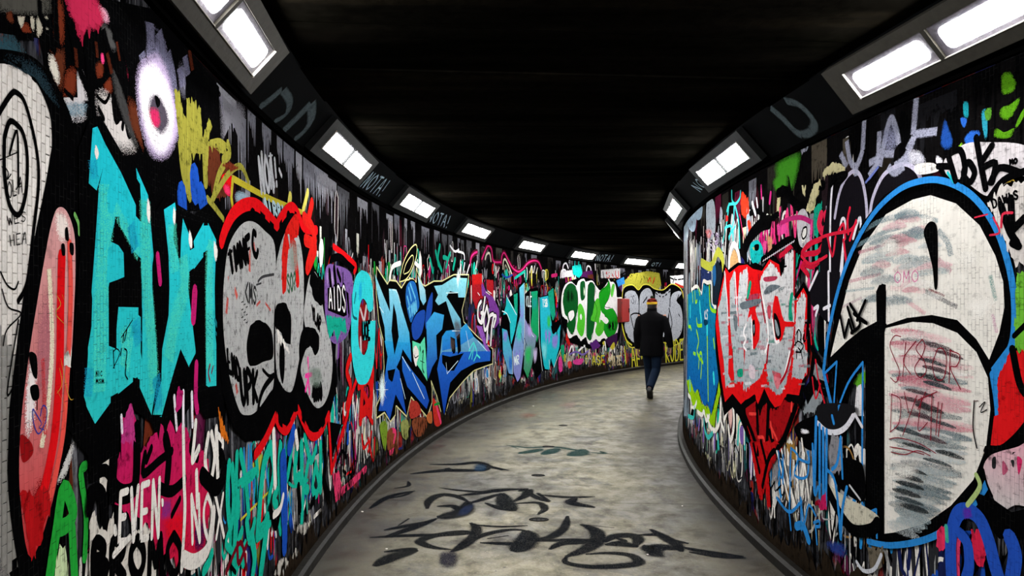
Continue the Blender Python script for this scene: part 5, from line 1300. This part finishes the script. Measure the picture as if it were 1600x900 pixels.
piece('lettering', 'pale grey scrawled letters high above the big white letter', 'R')
z_(1200, 100, 4)
for q, w in (('500,480 520,600 560,640 600,540', 10), ('610,350 600,540', 9), ('560,640 560,700', 8), ('700,640 740,440 770,340 800,400 820,500', 11), ('720,560 790,560', 9), ('700,420 690,640', 8), ('930,190 910,440', 12), ('910,440 1060,420', 12), ('880,540 920,460 870,580 800,640', 12), ('850,600 900,600 980,600', 10), ('760,640 800,680 860,640', 8), ('460,560 500,640', 9), ('640,620 700,600 640,700', 5)):
    line('9fa2b8', w, q, mat='spray', wm=.042, alpha=.75)
soft('8f92b0', '720,420 800,380 820,520 740,560', .5); soft('c9c9d6', '880,540 960,540 1000,620 900,640', .8)
line('6a7ac0', 3, '620,740 700,640 640,720', wm=.012)
fill('cfc79a', '350,670 420,610 490,640 490,680 420,680 350,710', mat='mottle', rag=.006); fill('cfc79a', '290,760 330,720 340,750 270,920 240,920', mat='mottle', rag=.006); line('k', 12, '400,760 440,700 500,690 440,760', wm=.03)
soft('3f8a24', '50,560 200,480 210,620 160,800 130,700 60,740', 1, .6); fill('8d8fa0', '210,470 260,440 250,540 215,560', mat='mottle', rag=.006)
z_(1480, 100, 5.625)
for c, q in (('1f4a98', '-20,480 20,560 60,700 0,760 -60,700'), ('2a62c0', '120,470 180,480 160,560 130,540'), ('2a62c0', '150,650 220,580 300,600 240,700 180,740'), ('1f9aa8', '140,340 190,330 190,470 150,460'), ('8fcf2a', '0,760 60,780 130,690 140,720 80,810 0,830'), ('2a90a8', '300,430 350,400 360,620 330,660'), ('4f8a2a', '330,410 390,380 390,480 340,500')): soft(c, q, .9, .7)
for q in ('480,90 560,70 610,160 600,230 540,270 480,260', '460,430 480,380 560,350 640,290 640,340 570,470 510,495 470,470', '410,640 430,560 480,600 560,580 600,560 570,640 500,660', '600,540 680,380 690,440 620,560'): soft('4f8a16', q, .9, .7)
z_(1200, 200, 4)
fill('cdc8cc', '1130,200 1260,100 1420,90 1600,100 1700,160 1700,330 1600,300 1440,400 1380,420 1250,330 1150,300', mat='mottle', sm=1)
soft('e8e6f2', '1080,170 1120,200 1110,240 1075,220', 1); fill('e0ddda', '950,230 1060,220 1090,270 960,290', mat='mottle', sm=1)
fill('c9a83f', '1500,310 1560,300 1570,320 1510,350', mat='mottle', rag=.006); line('1fb0b8', 5, '1150,280 1190,340', wm=.012)
for q, w in (('1090,240 1170,240', 12), ('1150,160 1180,260 1200,330', 9), ('1150,170 1230,140 1260,260 1240,330', 12), ('1270,220 1250,290 1290,340 1320,280 1290,220 1270,220', 9), ('1330,60 1360,230 1390,380', 16), ('1430,110 1360,220', 11), ('1370,250 1450,220 1430,340', 12), ('1600,280 1480,250 1420,340', 9), ('1400,460 1500,330 1640,270', 9)): line('k', w, q, wm=.028)
fill('d5d0cc', '1400,470 1480,370 1600,330 1700,340 1700,900 1560,820 1480,620 1430,520', mat='mottle', rag=.006); tagtext('k', 1.6, 'DAWIS', '1430,450 1590,390 1600,440 1440,500', wm=.008); tagtext('k', 1.6, 'MO', '1540,200 1590,190 1590,220 1545,228', wm=.008)
for q, w in (('1490,490 1540,640 1590,720', 10), ('1550,440 1560,640', 12), ('1560,640 1640,560', 10), ('1600,740 1560,720', 12)): line('k', w, q, wm=.03)
line('d0304a', 3, '1490,620 1500,540 1560,530', wm=.01); line('d0304a', 3, '1420,670 1480,650 1440,560', wm=.008); line('d0304a', 3, '1320,560 1400,540', wm=.006)
z_(1200, 425, 4)
fill('6fb83a', '1590,0 1700,0 1700,500 1640,520 1570,460 1575,330', mat='mottle', rag=.006); line('k', 5, '1570,400 1640,330', wm=.02)
fill('d81a1e', '1470,650 1545,510 1590,480 1700,520 1700,1000 1560,1050 1470,1080', mat='mottle', rag=.006); line('k', 10, '1560,480 1600,680 1640,760', wm=.03)
z_(1200, 650, 3.6)
fill('d81a1e', '1300,0 1500,-60 1500,60 1420,140 1340,180 1280,170', sm=0); line('k', 12, '1270,200 1350,200 1430,140 1500,60', wm=.05)
fill('e6a5b8', '1270,230 1330,200 1440,170 1560,120 1560,480 1420,500 1360,530 1320,500 1280,420 1240,300', 'cfcaca', mat='mottle', sm=1)
for c, q in (('2a2a2c', '1290,240 1310,230 1310,290 1290,290'), ('2a2a2c', '1395,250 1415,250 1410,290'), ('d8306a', '1430,230 1460,250 1440,330'), ('c05a7a', '1350,250 1380,300 1350,330')): fill(c, q, mat='mottle', sm=1)
line('k', 2, '1240,300 1260,380 1290,450', wm=.01)
# dark blue loops and pink patches at the lower right
fill('k', '1180,420 1300,470 1400,540 1560,500 1560,680 1330,690 1230,560'); fill('e6335f', '975,640 1050,600 1050,760 970,740', mat='mottle', rag=.006)
fill('d9264a', '1170,640 1230,640 1260,760 1240,860 1180,800', mat='mottle', rag=.006); fill('e8406f', '1060,640 1110,640 1100,900 1060,900', mat='mottle', rag=.006)
line('2450b8', 20, '1060,910 1055,700 1090,560 1150,530 1220,580 1270,700 1300,820 1330,920', wm=.06); line('2450b8', 16, '1110,660 1150,720 1160,840 1140,920', wm=.05); line('2450b8', 18, '1390,680 1420,780 1400,920', wm=.06); soft('5a2aa5', '1120,520 1170,510 1180,570 1130,580', .8)
line('a9c07a', 4, '1200,330 1220,400 1150,500', wm=.02); line('3fae9a', 5, '1030,620 1035,700', wm=.02)
# ---- below the letter: black and cream shape, light blue tag
piece('lettering', 'light blue scratchy tag beside the letter foot', 'R')
z_(1200, 650, 3.6)
fill('k', '160,60 290,0 300,120 270,190 210,170', sm=1); soft('e8e8ee', '195,70 240,80 240,100 200,100', 1)
fill('k', '430,240 520,250 560,300 560,480 440,420 390,340', sm=1); fill('17171a', '300,-60 500,-60 480,60 400,80 320,50', sm=1); line('d9d9e2', 6, '300,40 350,85 410,90 460,60 500,0', wm=.03)
fill('8a8a90', '380,100 440,130 440,300 380,330 360,200', mat='mottle', rag=.006); line('c9c9cc', 5, '480,390 540,470', wm=.012); line('d0d0d8', 6, '510,-10 550,60', wm=.02)
fill('cfcbb8', '360,390 420,430 480,470 550,500 640,560 640,610 560,625 480,600 420,530', mat='mottle', sm=1); line('k', 14, '350,400 420,540 500,640 600,640 640,600', wm=.06)
for q in ('495,650 495,820', '570,660 570,880'): line('k', 5, q, wm=.016)
fill('6a6355', '580,740 670,740 660,860 600,870', mat='mottle', rag=.006); line('c9cdd6', 5, '520,820 560,870 620,860 660,780', wm=.02); soft('2a3f8a', '330,700 440,720 440,800 350,760', .8)
fill('a07a3a', '110,150 160,160 170,260 130,220', mat='mottle', rag=.006); line('a07a45', 6, '250,240 265,330', wm=.03)
for q in ('170,180 180,460', '200,130 240,460', '85,190 160,520', '130,380 170,520', '215,210 205,440', '60,200 130,480'): line('ece9e2', 4, q, wm=.02)
for q, w in (('290,10 280,420', 7), ('310,50 310,460', 6), ('330,70 330,490', 6), ('350,80 345,500', 6), ('270,160 280,430 300,400', 5), ('240,200 230,340 160,330 180,230 140,180', 4), ('140,180 130,560', 4), ('70,200 75,320 90,340 95,220 95,380', 4), ('240,200 250,260 190,240', 4), ('430,120 410,260 380,300', 5), ('430,120 440,350', 4), ('350,300 400,380 430,690', 5), ('430,690 440,520 465,400', 5), ('380,0 390,40', 5), ('60,460 130,540 200,480', 5), ('195,460 215,600 240,500 280,560', 4), ('195,460 200,640', 4), ('270,600 280,720', 4), ('170,620 210,620 240,700', 12), ('270,600 300,590 300,620 280,620', 4), ('130,540 140,640', 4)): line('2b84cf', w, q, wm=w * .0042)
fill('c01f5a', '300,480 345,430 350,520 310,530', mat='mottle', rag=.006); fill('8f1020', '282,480 300,470 305,510', mat='mottle', rag=.006)
grime('R', RI)

# ================================================================ soffit scrawls
piece('lettering', 'pale scrawled words NOTA along the black soffit', 'l')
z_(450, 170, 5.293)
NB = '9fb6c4'
tagtext(NB, 3, 'NOTA!', '700,530 860,610 770,740 600,650', lean=0, alpha=.9, wm=.013)
z_(680, 300, 6.6667)
tagtext(NB, 2, 'NOTA!', '-30,200 180,260 140,390 -80,310', alpha=.9, wm=.013)
z_(860, 350, 6.6667)
tagtext(NB, 1.4, 'NOTA!', '490,320 680,330 640,395 470,385', alpha=.9, wm=.016); tagtext(NB, 1.2, 'OT!', '1065,405 1170,410 1150,445 1050,440', alpha=.9, wm=.016)
piece('soft_sprayed_loops', 'faint grey sprayed loops on the soffit', 'l')
z_(300, 0, 4)
for q, w in (('415,690 480,640 560,565', 9), ('570,570 610,640 590,720 510,775', 9), ('570,830 660,740 740,650', 9), ('745,650 745,750 700,830 630,890', 9)): line('4b565a', w, q, mat='spray', alpha=.8)
piece('lettering', 'pale scrawled word NOTA on the inner soffit', 'r')
z_(1000, 150, 5.293)
tagtext(NB, 2.6, 'NOTA', '425,745 530,605 605,690 500,800', alpha=.9, wm=.010)
piece('soft_sprayed_loops', 'faint grey sprayed letter U on the inner soffit', 'r')
for q, w in (('1080,100 1180,190 1280,300 1330,330', 9), ('1200,40 1320,80 1420,190 1440,260 1400,320 1330,330', 11)): line('4b565a', w, q, mat='spray', alpha=.8)

# ================================================================ painted scrawls on the floor
piece('floor_lettering', 'dark worn flowing tag painted across the floor', 'F')
z_(600, 675, 2.6667)
DK = '14171c'
def fl(q, m, t=2, a=.8): line(DK, 5, q, mat='spray', taper=t, wm=m * 1.7, alpha=a)
for q, m, t in (('-60,440 100,432 280,428 390,420', .05, 2), ('280,490 200,480 150,455 220,430 330,415 390,430', .06, 2), ('360,378 385,400 370,440 320,480 280,500', .07, 2), ('280,500 340,460 430,425 520,408 590,410', .05, 2), ('590,410 600,440 570,480 540,500', .13, 2), ('540,495 560,470 480,465 400,462', .05, 2), ('430,445 520,432', .04, 2), ('600,450 690,440 750,400 765,350', .06, 2), ('600,455 760,450 890,450', .045, 2), ('820,385 880,410 890,450 840,490 760,520', .09, 2), ('690,490 740,465 820,460 890,455', .06, 2), ('760,520 760,545 860,562 990,558 1060,545 1030,515 940,505 840,510', .06, 2), ('920,460 960,435 1030,432 1060,450 1040,480', .08, 2), ('920,470 1000,468 1060,480', .07, 2), ('960,440 1000,455 940,462', .04, 2), ('1060,430 1150,430 1190,450 1270,465', .06, 2), ('1110,405 1170,440 1220,470 1240,500', .07, 2), ('1090,470 1110,490 1160,480 1240,490', .10, 2), ('1240,480 1340,500 1500,520', .05, 2), ('1270,500 1400,520 1510,525', .04, 2)): fl(q, m, t)
soft('1c1d30', '230,500 290,490 320,520 300,570 240,570 220,540', .7); soft(DK, '1080,500 1160,490 1180,525 1100,520', .8)
for q, m in (('-40,560 40,520 140,492', .09), ('0,500 100,490 140,490', .05)): fl(q, m)
piece('floor_lettering', 'dark looping tag across the joint in the floor', 'F')
for q, m, t in (('180,320 190,285 240,262 300,268 350,290', .07, 2), ('310,265 400,255 480,242 590,238', .07, 2), ('230,232 330,245 450,250 560,236', .04, 2), ('350,290 330,330 270,350 220,355', .13, 2), ('220,310 290,310 310,330', .06, 2), ('350,300 430,275 490,255', .05, 2), ('490,255 510,300 540,330', .12, 2), ('420,295 490,320 540,325', .05, 2), ('540,290 590,265 600,240 560,248', .07, 2), ('590,245 640,275 690,292', .05, 2), ('640,255 690,290', .09, 2), ('650,262 760,272 880,270', .05, 2), ('800,275 780,295 880,315', .08, 2), ('540,300 640,295 670,320 640,345', .05, 2), ('0,440 120,400 220,360', .06, 2), ('0,410 100,390 210,370', .05, 2), ('-60,320 20,270 130,245', .05, 2), ('0,280 80,265 125,245', .03, 2), ('40,235 100,225 100,205', .03, 2), ('360,385 480,395 600,390', .03, 2), ('820,385 960,400', .03, 2), ('60,390 105,360', .04, 2)): fl(q, m, t)
soft('26304a', '330,310 380,300 350,345 300,350', .7)
piece('floor_lettering', 'bluish faded tag on the floor near the outer wall', 'F')
for q, m in (('110,175 200,165 270,160 400,160 440,150', .09), ('190,135 300,135 390,128 440,145 520,160', .08), ('260,150 290,165', .16), ('380,150 430,150', .12), ('460,150 500,158', .16)): fl(q, m)
soft('24405a', '380,130 430,140 420,165 370,160', .6)
piece('floor_lettering', 'small green grey faded tag in the middle of the floor', 'F')
for q, m in (('510,55 600,65 700,62 780,72 860,85', .06), ('560,90 620,80 660,70', .10), ('660,95 700,80 720,68', .12), ('770,100 810,90 830,72', .16), ('860,85 920,90 900,80', .05), ('530,60 560,70', .05), ('720,75 830,75', .05)):
    line('25403f', 5, q, mat='spray', taper=2, wm=m * 1.7, alpha=.75)
piece('floor_stain', 'faint pink spray stain on the floor', 'F')
z_(680, 530, 6.6667)
soft('8a5450', '860,790 960,760 1080,780 1060,810 920,830', .35, .2); soft('b08a84', '1260,690 1400,650 1500,670 1420,730', .25, .2)
done()
# ================================================================ small things
def empty(name, loc, rz=0.0):
    o = bpy.data.objects.new(name, None); COL.objects.link(o); o.location = loc; o.rotation_euler = (0, 0, rz); o.empty_display_size = .1; return o
M['iron'] = simple('dark_cast_iron', '0e0d0b', .8, .1, .4, 40, .3, .1)
M['hole_shade'] = simple('drain_hole_shade', '050505', .9)
def drain(u, v, w, label):
    x, y = to_surface('F', u, v); a = ang_of(x, y)
    r = empty('floor_drain', (x, y, 0), -a)
    b = .012; d = w * .62; n = 20
    ell = lambda k, g, z: (math.cos(k * 2 * PI / n) * (w / 2 - g), math.sin(k * 2 * PI / n) * (d / 2 - g), z)
    vs = [ell(k, g, z) for g, z in ((0, .0004), (.002, .004), (b, .004), (b, .0006)) for k in range(n)]
    mesh('frame', vs, [(j * n + k, j * n + (k + 1) % n, (j + 1) * n + (k + 1) % n, (j + 1) * n + k) for j in range(3) for k in range(n)], M['iron'], r)
    mesh('hole_shade', [ell(k, b - .001, .0008) for k in range(n)], [tuple(range(n))], M['hole_shade'], r)  # flat black disc, paints the shade of the hole between the bars
    for i in range(4):
        xx = -w / 2 + b + (w - 2 * b) * (i + .5) / 4
        bm = bmesh.new(); hh = (d / 2 - b) * math.sqrt(max(0, 1 - (xx / (w / 2 - b)) ** 2)); add_box(bm, xx - .005, xx + .005, -hh, hh, .001, .0035); bm_obj('bar', bm, M['iron'], r)
    tag(r, label, 'drain', 'drain covers along the floor')
drain(842, 812, .15, 'small dark drain cover between the two long floor tags')
drain(841, 743, .13, 'small dark drain cover on bare floor short of the green tag')
drain(857, 698, .14, 'small dark drain cover on the faded green floor tag')
drain(880, 665, .12, 'small dark drain cover past the green floor tag')

M['paper'] = simple('crumpled_white_paper', 'dedad0', .7)
def scrap(u, v, sz, label):
    x, y = to_surface('F', u, v); bm = bmesh.new()
    R = random.Random(int(u)); n = 7
    ring = [bm.verts.new((sz * math.cos(k * 6.283 / n) * R.uniform(.6, 1), sz * .7 * math.sin(k * 6.283 / n) * R.uniform(.6, 1), R.uniform(.0005, .004))) for k in range(n)]
    top = bm.verts.new((R.uniform(-.2, .2) * sz, 0, sz * .45)); low = bm.verts.new((0, 0, 0))
    for k in range(n):
        bm.faces.new((ring[k], ring[(k + 1) % n], top)); bm.faces.new((ring[(k + 1) % n], ring[k], low))
    o = bm_obj('paper_scrap', bm, M['paper']); o.location = (x, y, .0006); o.rotation_euler = (0, 0, R.uniform(0, 3))
    tag(o, label, 'litter', 'scraps of litter on the floor')
for u, v, sz, lb in ((566, 800, .016, 'tiny white paper scrap by the outer kerb'), (1066, 791, .013, 'tiny white paper scrap on the floor joint towards the inner kerb'), (1012, 867, .014, 'tiny white paper scrap on the broad floor tag'),
                     (1141, 792, .011, 'tiny white paper scrap close to the inner kerb'), (833, 635, .022, 'small white paper scrap beside the pink floor stain'), (604, 858, .012, 'tiny white paper scrap at the left end of the broad floor tag'),
                     (1205, 873, .018, 'pinkish white paper scrap against the inner kerb')):
    scrap(u, v, sz, lb)

# red box on the outer wall
M['redbox'] = simple('red_painted_metal', '9c1d17', .45, 0, .25, 12, .1)
M['reddark'] = simple('dark_red_painted_metal', '6e1512', .5, 0, .25, 12)
s_, z0_ = to_surface('L', 970, 485); a_ = s_ / RO
r = bpy.data.objects.new('wall_box', None); COL.objects.link(r)
n_ = Vector((math.cos(a_), -math.sin(a_), 0)); x_ = Vector((math.sin(a_), math.cos(a_), 0))
m_ = Matrix((x_, Vector((0, 0, 1)), n_)).transposed().to_4x4(); m_.translation = pol(RO - .012, a_, z0_); r.matrix_world = m_
def bev(name, x0, x1, y0, y1, z0, z1, mat, parent, b=.006):
    bm = bmesh.new(); add_box(bm, x0, x1, y0, y1, z0, z1); bmesh.ops.recalc_face_normals(bm, faces=bm.faces)
    bmesh.ops.bevel(bm, geom=bm.edges[:], offset=b, segments=2, affect='EDGES', profile=.5); return bm_obj(name, bm, mat, parent)
bev('body', -.20, .20, -.28, .28, -.012, .10, M['reddark'], r, .01)
dr = bev('door', -.185, .19, -.265, .27, .10, .122, M['redbox'], r)
bev('handle', .14, .16, -.05, .05, .122, .14, M['iron'], dr, .004)
for yy in (-.18, .18): bev('hinge', -.205, -.185, yy - .03, yy + .03, .095, .125, M['reddark'], r, .003)
tag(r, 'red metal box fixed to the outer wall beside the silver letters', 'box')
# ================================================================ the man walking away
def loft(bm, rings, seg=16, frame=None):
    """rings: (centre, rx, ry) swept along their path; rx lies across (world X), ry along depth"""
    n = len(rings); prev = None; first = None
    for i, (c, rx, ry) in enumerate(rings):
        c = Vector(c); a = Vector(rings[max(i - 1, 0)][0]); b = Vector(rings[min(i + 1, n - 1)][0])
        t = (b - a).normalized()
        x = Vector((1, 0, 0)) - t * t.x
        x = x.normalized() if x.length > .2 else Vector((0, 1, 0)).cross(t).normalized()
        y = t.cross(x)
        vs = [bm.verts.new(c + x * rx * math.cos(k * 2 * PI / seg) + y * ry * math.sin(k * 2 * PI / seg)) for k in range(seg)]
        if prev:
            for k in range(seg): bm.faces.new((prev[k], prev[(k + 1) % seg], vs[(k + 1) % seg], vs[k]))
        else: first = vs
        prev = vs
    bm.faces.new(first[::-1]); bm.faces.new(prev)
def blob(bm, c, rx, ry, rz, seg=16):
    mt = Matrix.Translation(c) @ Matrix.Diagonal((rx, ry, rz, 1))
    bmesh.ops.create_uvsphere(bm, u_segments=seg, v_segments=10, radius=1, matrix=mt)
def fuse(name, bm, mat, parent, vox, it=4):
    bmesh.ops.recalc_face_normals(bm, faces=bm.faces)
    o = bm_obj(name, bm, mat, parent, True)
    m = o.modifiers.new('fuse', 'REMESH'); m.mode = 'VOXEL'; m.voxel_size = vox; m.use_smooth_shade = True
    s = o.modifiers.new('smooth', 'SMOOTH'); s.iterations = it; s.factor = .5
    return o
M['skin'] = simple('skin', 'b07c66', .5, 0, .1, 40)
M['coat'] = simple('black_wool_coat', '08080a', .9, 0, .3, 60, .2, .05)
M['jeans'] = simple('dark_blue_denim', '0f1c2e', .8, 0, .3, 80, .2, .1)
M['shoe'] = simple('black_shoe_leather', '0c0c0d', .5)
M['sole'] = simple('dark_rubber_sole', '1a1918', .8)
M['hair'] = simple('dark_hair', '120d0a', .7)
M['knit_red'] = simple('dark_red_knit', '5e1614', .9, 0, .35, 120, .5, .05)
M['knit_yellow'] = simple('yellow_knit', 'b8962a', .9, 0, .2, 120, .5, .05)
M['knit_black'] = simple('black_knit', '14110d', .9, 0, .3, 120, .5, .05)
M['knit_green'] = simple('olive_black_wool', '24281a', .95, 0, .5, 120, .8, .05)

px_, py_ = to_surface('F', 1019, 623)
pa = ang_of(px_, py_)
man = empty('person', (px_ + .02, py_ + .12, 0), -pa * .75)
# joints (x right, y forward, z up); left leg forward, right leg pushing off
LHIP, LKNE, LANK = (-.09, .02, .90), (-.085, .25, .50), (-.075, .33, .10)
RHIP, RKNE, RANK = (.09, 0, .90), (.065, .03, .47), (-.01, -.26, .19)
LSH, LEL, LHA = (-.19, 0, 1.40), (-.255, .0, 1.10), (-.255, .10, .83)
RSH, REL, RHA = (.19, 0, 1.40), (.275, -.06, 1.11), (.315, -.02, .86)
def mid(a, b, t): return tuple(a[i] + (b[i] - a[i]) * t for i in range(3))
bm = bmesh.new()
loft(bm, [((0, .01, .84), .13, .09), ((0, .01, .93), .155, .105), ((0, .01, 1.05), .135, .09), ((0, .01, 1.2), .155, .105), ((0, 0, 1.33), .165, .10), ((0, 0, 1.41), .12, .075), ((0, 0, 1.45), .06, .058), ((0, .01, 1.52), .052, .055)])
for sh, el, ha in ((LSH, LEL, LHA), (RSH, REL, RHA)):
    loft(bm, [(mid(sh, (0, 0, 1.40), .25), .05, .05), (sh, .052, .052), (mid(sh, el, .5), .045, .045), (el, .038, .038), (mid(el, ha, .35), .037, .036), (mid(el, ha, .8), .026, .024), (ha, .024, .02)], 12)
for hp, kn, an in ((LHIP, LKNE, LANK), (RHIP, RKNE, RANK)):
    loft(bm, [(hp, .085, .09), (mid(hp, kn, .35), .078, .082), (mid(hp, kn, .85), .056, .058), (kn, .053, .055), (mid(kn, an, .3), .052, .056), (mid(kn, an, .8), .036, .036), (an, .034, .036)], 14)
# head with face
blob(bm, (0, .025, 1.585), .073, .094, .10, 20); blob(bm, (0, .05, 1.525), .055, .065, .055)
blob(bm, (0, .122, 1.565), .013, .018, .022); blob(bm, (0, .105, 1.522), .024, .012, .009); blob(bm, (0, .095, 1.487), .026, .02, .018)
for sx in (-1, 1):
    blob(bm, (sx * .075, .015, 1.565), .010, .022, .033); blob(bm, (sx * .03, .105, 1.60), .022, .01, .007)
# hands: palm, four fingers of unequal length, thumb at the side of the palm
def hand(bm, w, sx, fwd):
    w = Vector(w)
    loft(bm, [(w + Vector((0, 0, .01)), .022, .026), (w + Vector((0, .005, -.03)), .017, .038), (w + Vector((0, .008, -.07)), .016, .042), (w + Vector((0, .01, -.092)), .013, .038)], 12)
    for k, L in enumerate((.066, .076, .070, .054)):
        b = w + Vector((0, .038 - k * .020, -.088)); cu = -sx
        p1 = b + Vector((cu * .006, .002, -L * .42)); p2 = p1 + Vector((cu * .018, .001, -L * .30)); p3 = p2 + Vector((cu * .020, 0, -L * .16))
        loft(bm, [(b + Vector((0, 0, .012)), .0092, .0092), (b, .009, .009), (p1, .0085, .0085), (p2, .008, .008), (p3, .0065, .0065)], 8)
    b = w + Vector((-sx * .004, .034, -.035))
    loft(bm, [(b, .012, .012), (b + Vector((-sx * .012, .020, -.022)), .011, .011), (b + Vector((-sx * .020, .026, -.048)), .0095, .0095), (b + Vector((-sx * .024, .024, -.066)), .007, .007)], 8)
hand(bm, LHA, -1, 1); hand(bm, RHA, 1, 1)
# feet inside the shoes
loft(bm, [(LANK, .034, .036), ((-.078, .33, .05), .032, .04), ((-.08, .42, .035), .035, .025), ((-.082, .48, .03), .03, .018)], 10)
loft(bm, [(RANK, .034, .036), ((-.012, -.25, .13), .032, .04), ((-.012, -.17, .06), .035, .025), ((-.012, -.13, .035), .03, .018)], 10)
body = fuse('body', bm, M['skin'], man, .006, 3)
for sx in (-1, 1):
    bm = bmesh.new(); blob(bm, (sx * .031, .103, 1.585), .012, .012, .011, 10); bm_obj('eye', bm, simple('eye_white', 'd8d4cc', .2), man, True)
# coat
bm = bmesh.new()
loft(bm, [((0, .0, .715), .205, .145), ((0, .0, .80), .205, .145), ((0, .0, .95), .195, .14), ((0, .0, 1.06), .185, .13), ((0, .0, 1.2), .205, .135), ((0, -.005, 1.32), .222, .13), ((0, -.005, 1.385), .205, .115), ((0, -.003, 1.425), .155, .10), ((0, 0, 1.455), .10, .085), ((0, .005, 1.48), .075, .072), ((0, .008, 1.515), .078, .076)], 28)
for sh, el, ha, sx in ((LSH, LEL, LHA, -1), (RSH, REL, RHA, 1)):
    loft(bm, [((sx * .145, 0, 1.375), .05, .06), ((sx * .185, 0, 1.365), .062, .072), (mid(sh, el, .25), .070, .076), (mid(sh, el, .5), .070, .073), (el, .064, .064), (mid(el, ha, .5), .060, .060), (mid(el, ha, .97), .052, .052)], 16)
coat = fuse('coat', bm, M['coat'], man, .012, 4)
# vent line and collar
bm = bmesh.new(); loft(bm, [((0, .006, 1.46), .086, .080), ((0, .008, 1.50), .084, .082), ((0, .010, 1.535), .080, .082)], 24); fuse('collar', bm, M['coat'], man, .008, 2)
bm = bmesh.new(); add_box(bm, -.003, .003, -.149, -.12, .72, .98); bm_obj('back_vent', bm, M['coat'], man)
# jeans
bm = bmesh.new()
loft(bm, [((0, .01, .99), .15, .11), ((0, .01, .9), .165, .12), ((0, .01, .82), .15, .11)], 20)
loft(bm, [(LHIP, .095, .10), (mid(LHIP, LKNE, .4), .094, .098), (mid(LHIP, LKNE, .85), .078, .08), (LKNE, .074, .078), (mid(LKNE, LANK, .4), .072, .074), (mid(LKNE, LANK, .9), .064, .068), ((-.076, .335, .085), .066, .07)], 18)
loft(bm, [(RHIP, .095, .10), (mid(RHIP, RKNE, .4), .094, .098), (mid(RHIP, RKNE, .85), .078, .08), (RKNE, .074, .078), (mid(RKNE, RANK, .35), .073, .076), (mid(RKNE, RANK, .85), .064, .066), (mid(RKNE, RANK, .98), .064, .068)], 18)
fuse('jeans', bm, M['jeans'], man, .011, 4)
# shoes
def shoe(pts, solep):
    bm = bmesh.new(); loft(bm, pts, 14); sh = fuse('shoe', bm, M['shoe'], man, .007, 3)
    bm = bmesh.new(); loft(bm, solep, 14); bmesh.ops.recalc_face_normals(bm, faces=bm.faces); bm_obj('sole', bm, M['sole'], sh, True)
shoe([((-.078, .275, .045), .036, .035), ((-.078, .31, .055), .045, .05), ((-.078, .37, .06), .044, .05), ((-.08, .45, .043), .05, .035), ((-.082, .53, .035), .048, .028), ((-.083, .57, .030), .03, .02)],
     [((-.078, .262, .010), .034, .010), ((-.078, .30, .010), .042, .010), ((-.08, .40, .010), .043, .010), ((-.082, .50, .010), .053, .010), ((-.083, .57, .010), .04, .010), ((-.083, .588, .010), .012, .006)])
shoe([((-.012, -.315, .19), .036, .036), ((-.012, -.28, .17), .046, .05), ((-.012, -.23, .12), .046, .05), ((-.012, -.17, .065), .05, .036), ((-.012, -.11, .036), .048, .026), ((-.012, -.07, .030), .03, .02)],
     [((-.012, -.34, .165), .034, .012), ((-.012, -.31, .138), .044, .012), ((-.012, -.24, .07), .044, .012), ((-.012, -.17, .022), .053, .012), ((-.012, -.09, .011), .045, .011), ((-.012, -.05, .012), .014, .008)])
# hair and knitted hat
bm = bmesh.new(); loft(bm, [((0, -.005, 1.515), .068, .070), ((0, -.005, 1.56), .076, .082), ((0, .0, 1.60), .079, .088)], 20); fuse('hair', bm, M['hair'], man, .008, 3)
bm = bmesh.new(); loft(bm, [((0, .012, 1.592), .090, .105), ((0, .012, 1.602), .092, .107), ((0, .012, 1.625), .091, .106), ((0, .012, 1.632), .087, .102)], 28); hat = bm_obj('beanie', bm, M['knit_yellow'], man, True); hat['label'] = 'knitted beanie banded in yellow, red and black'
bm = bmesh.new(); loft(bm, [((0, .012, 1.630), .087, .102), ((0, .012, 1.638), .088, .103), ((0, .012, 1.652), .085, .098)], 28); bm_obj('red_band', bm, M['knit_red'], hat, True)
bm = bmesh.new(); loft(bm, [((0, .012, 1.650), .085, .098), ((0, .012, 1.662), .080, .092), ((0, .01, 1.668), .075, .085)], 28); bm_obj('black_band', bm, M['knit_black'], hat, True)
bm = bmesh.new(); loft(bm, [((0, .01, 1.667), .076, .086), ((0, .01, 1.682), .062, .070), ((0, .008, 1.694), .040, .044), ((0, .008, 1.698), .012, .012)], 28); bm_obj('crown', bm, M['knit_red'], hat, True)
bm = bmesh.new(); blob(bm, (0, .008, 1.716), .030, .030, .026, 14)
for v in bm.verts: v.co += Vector((random.uniform(-1, 1), random.uniform(-1, 1), random.uniform(-1, 1))) * .004
bm_obj('pompom', bm, M['knit_green'], hat, True)
tag(man, 'person walking away in a long black coat, dark jeans and striped bobble hat', 'person')
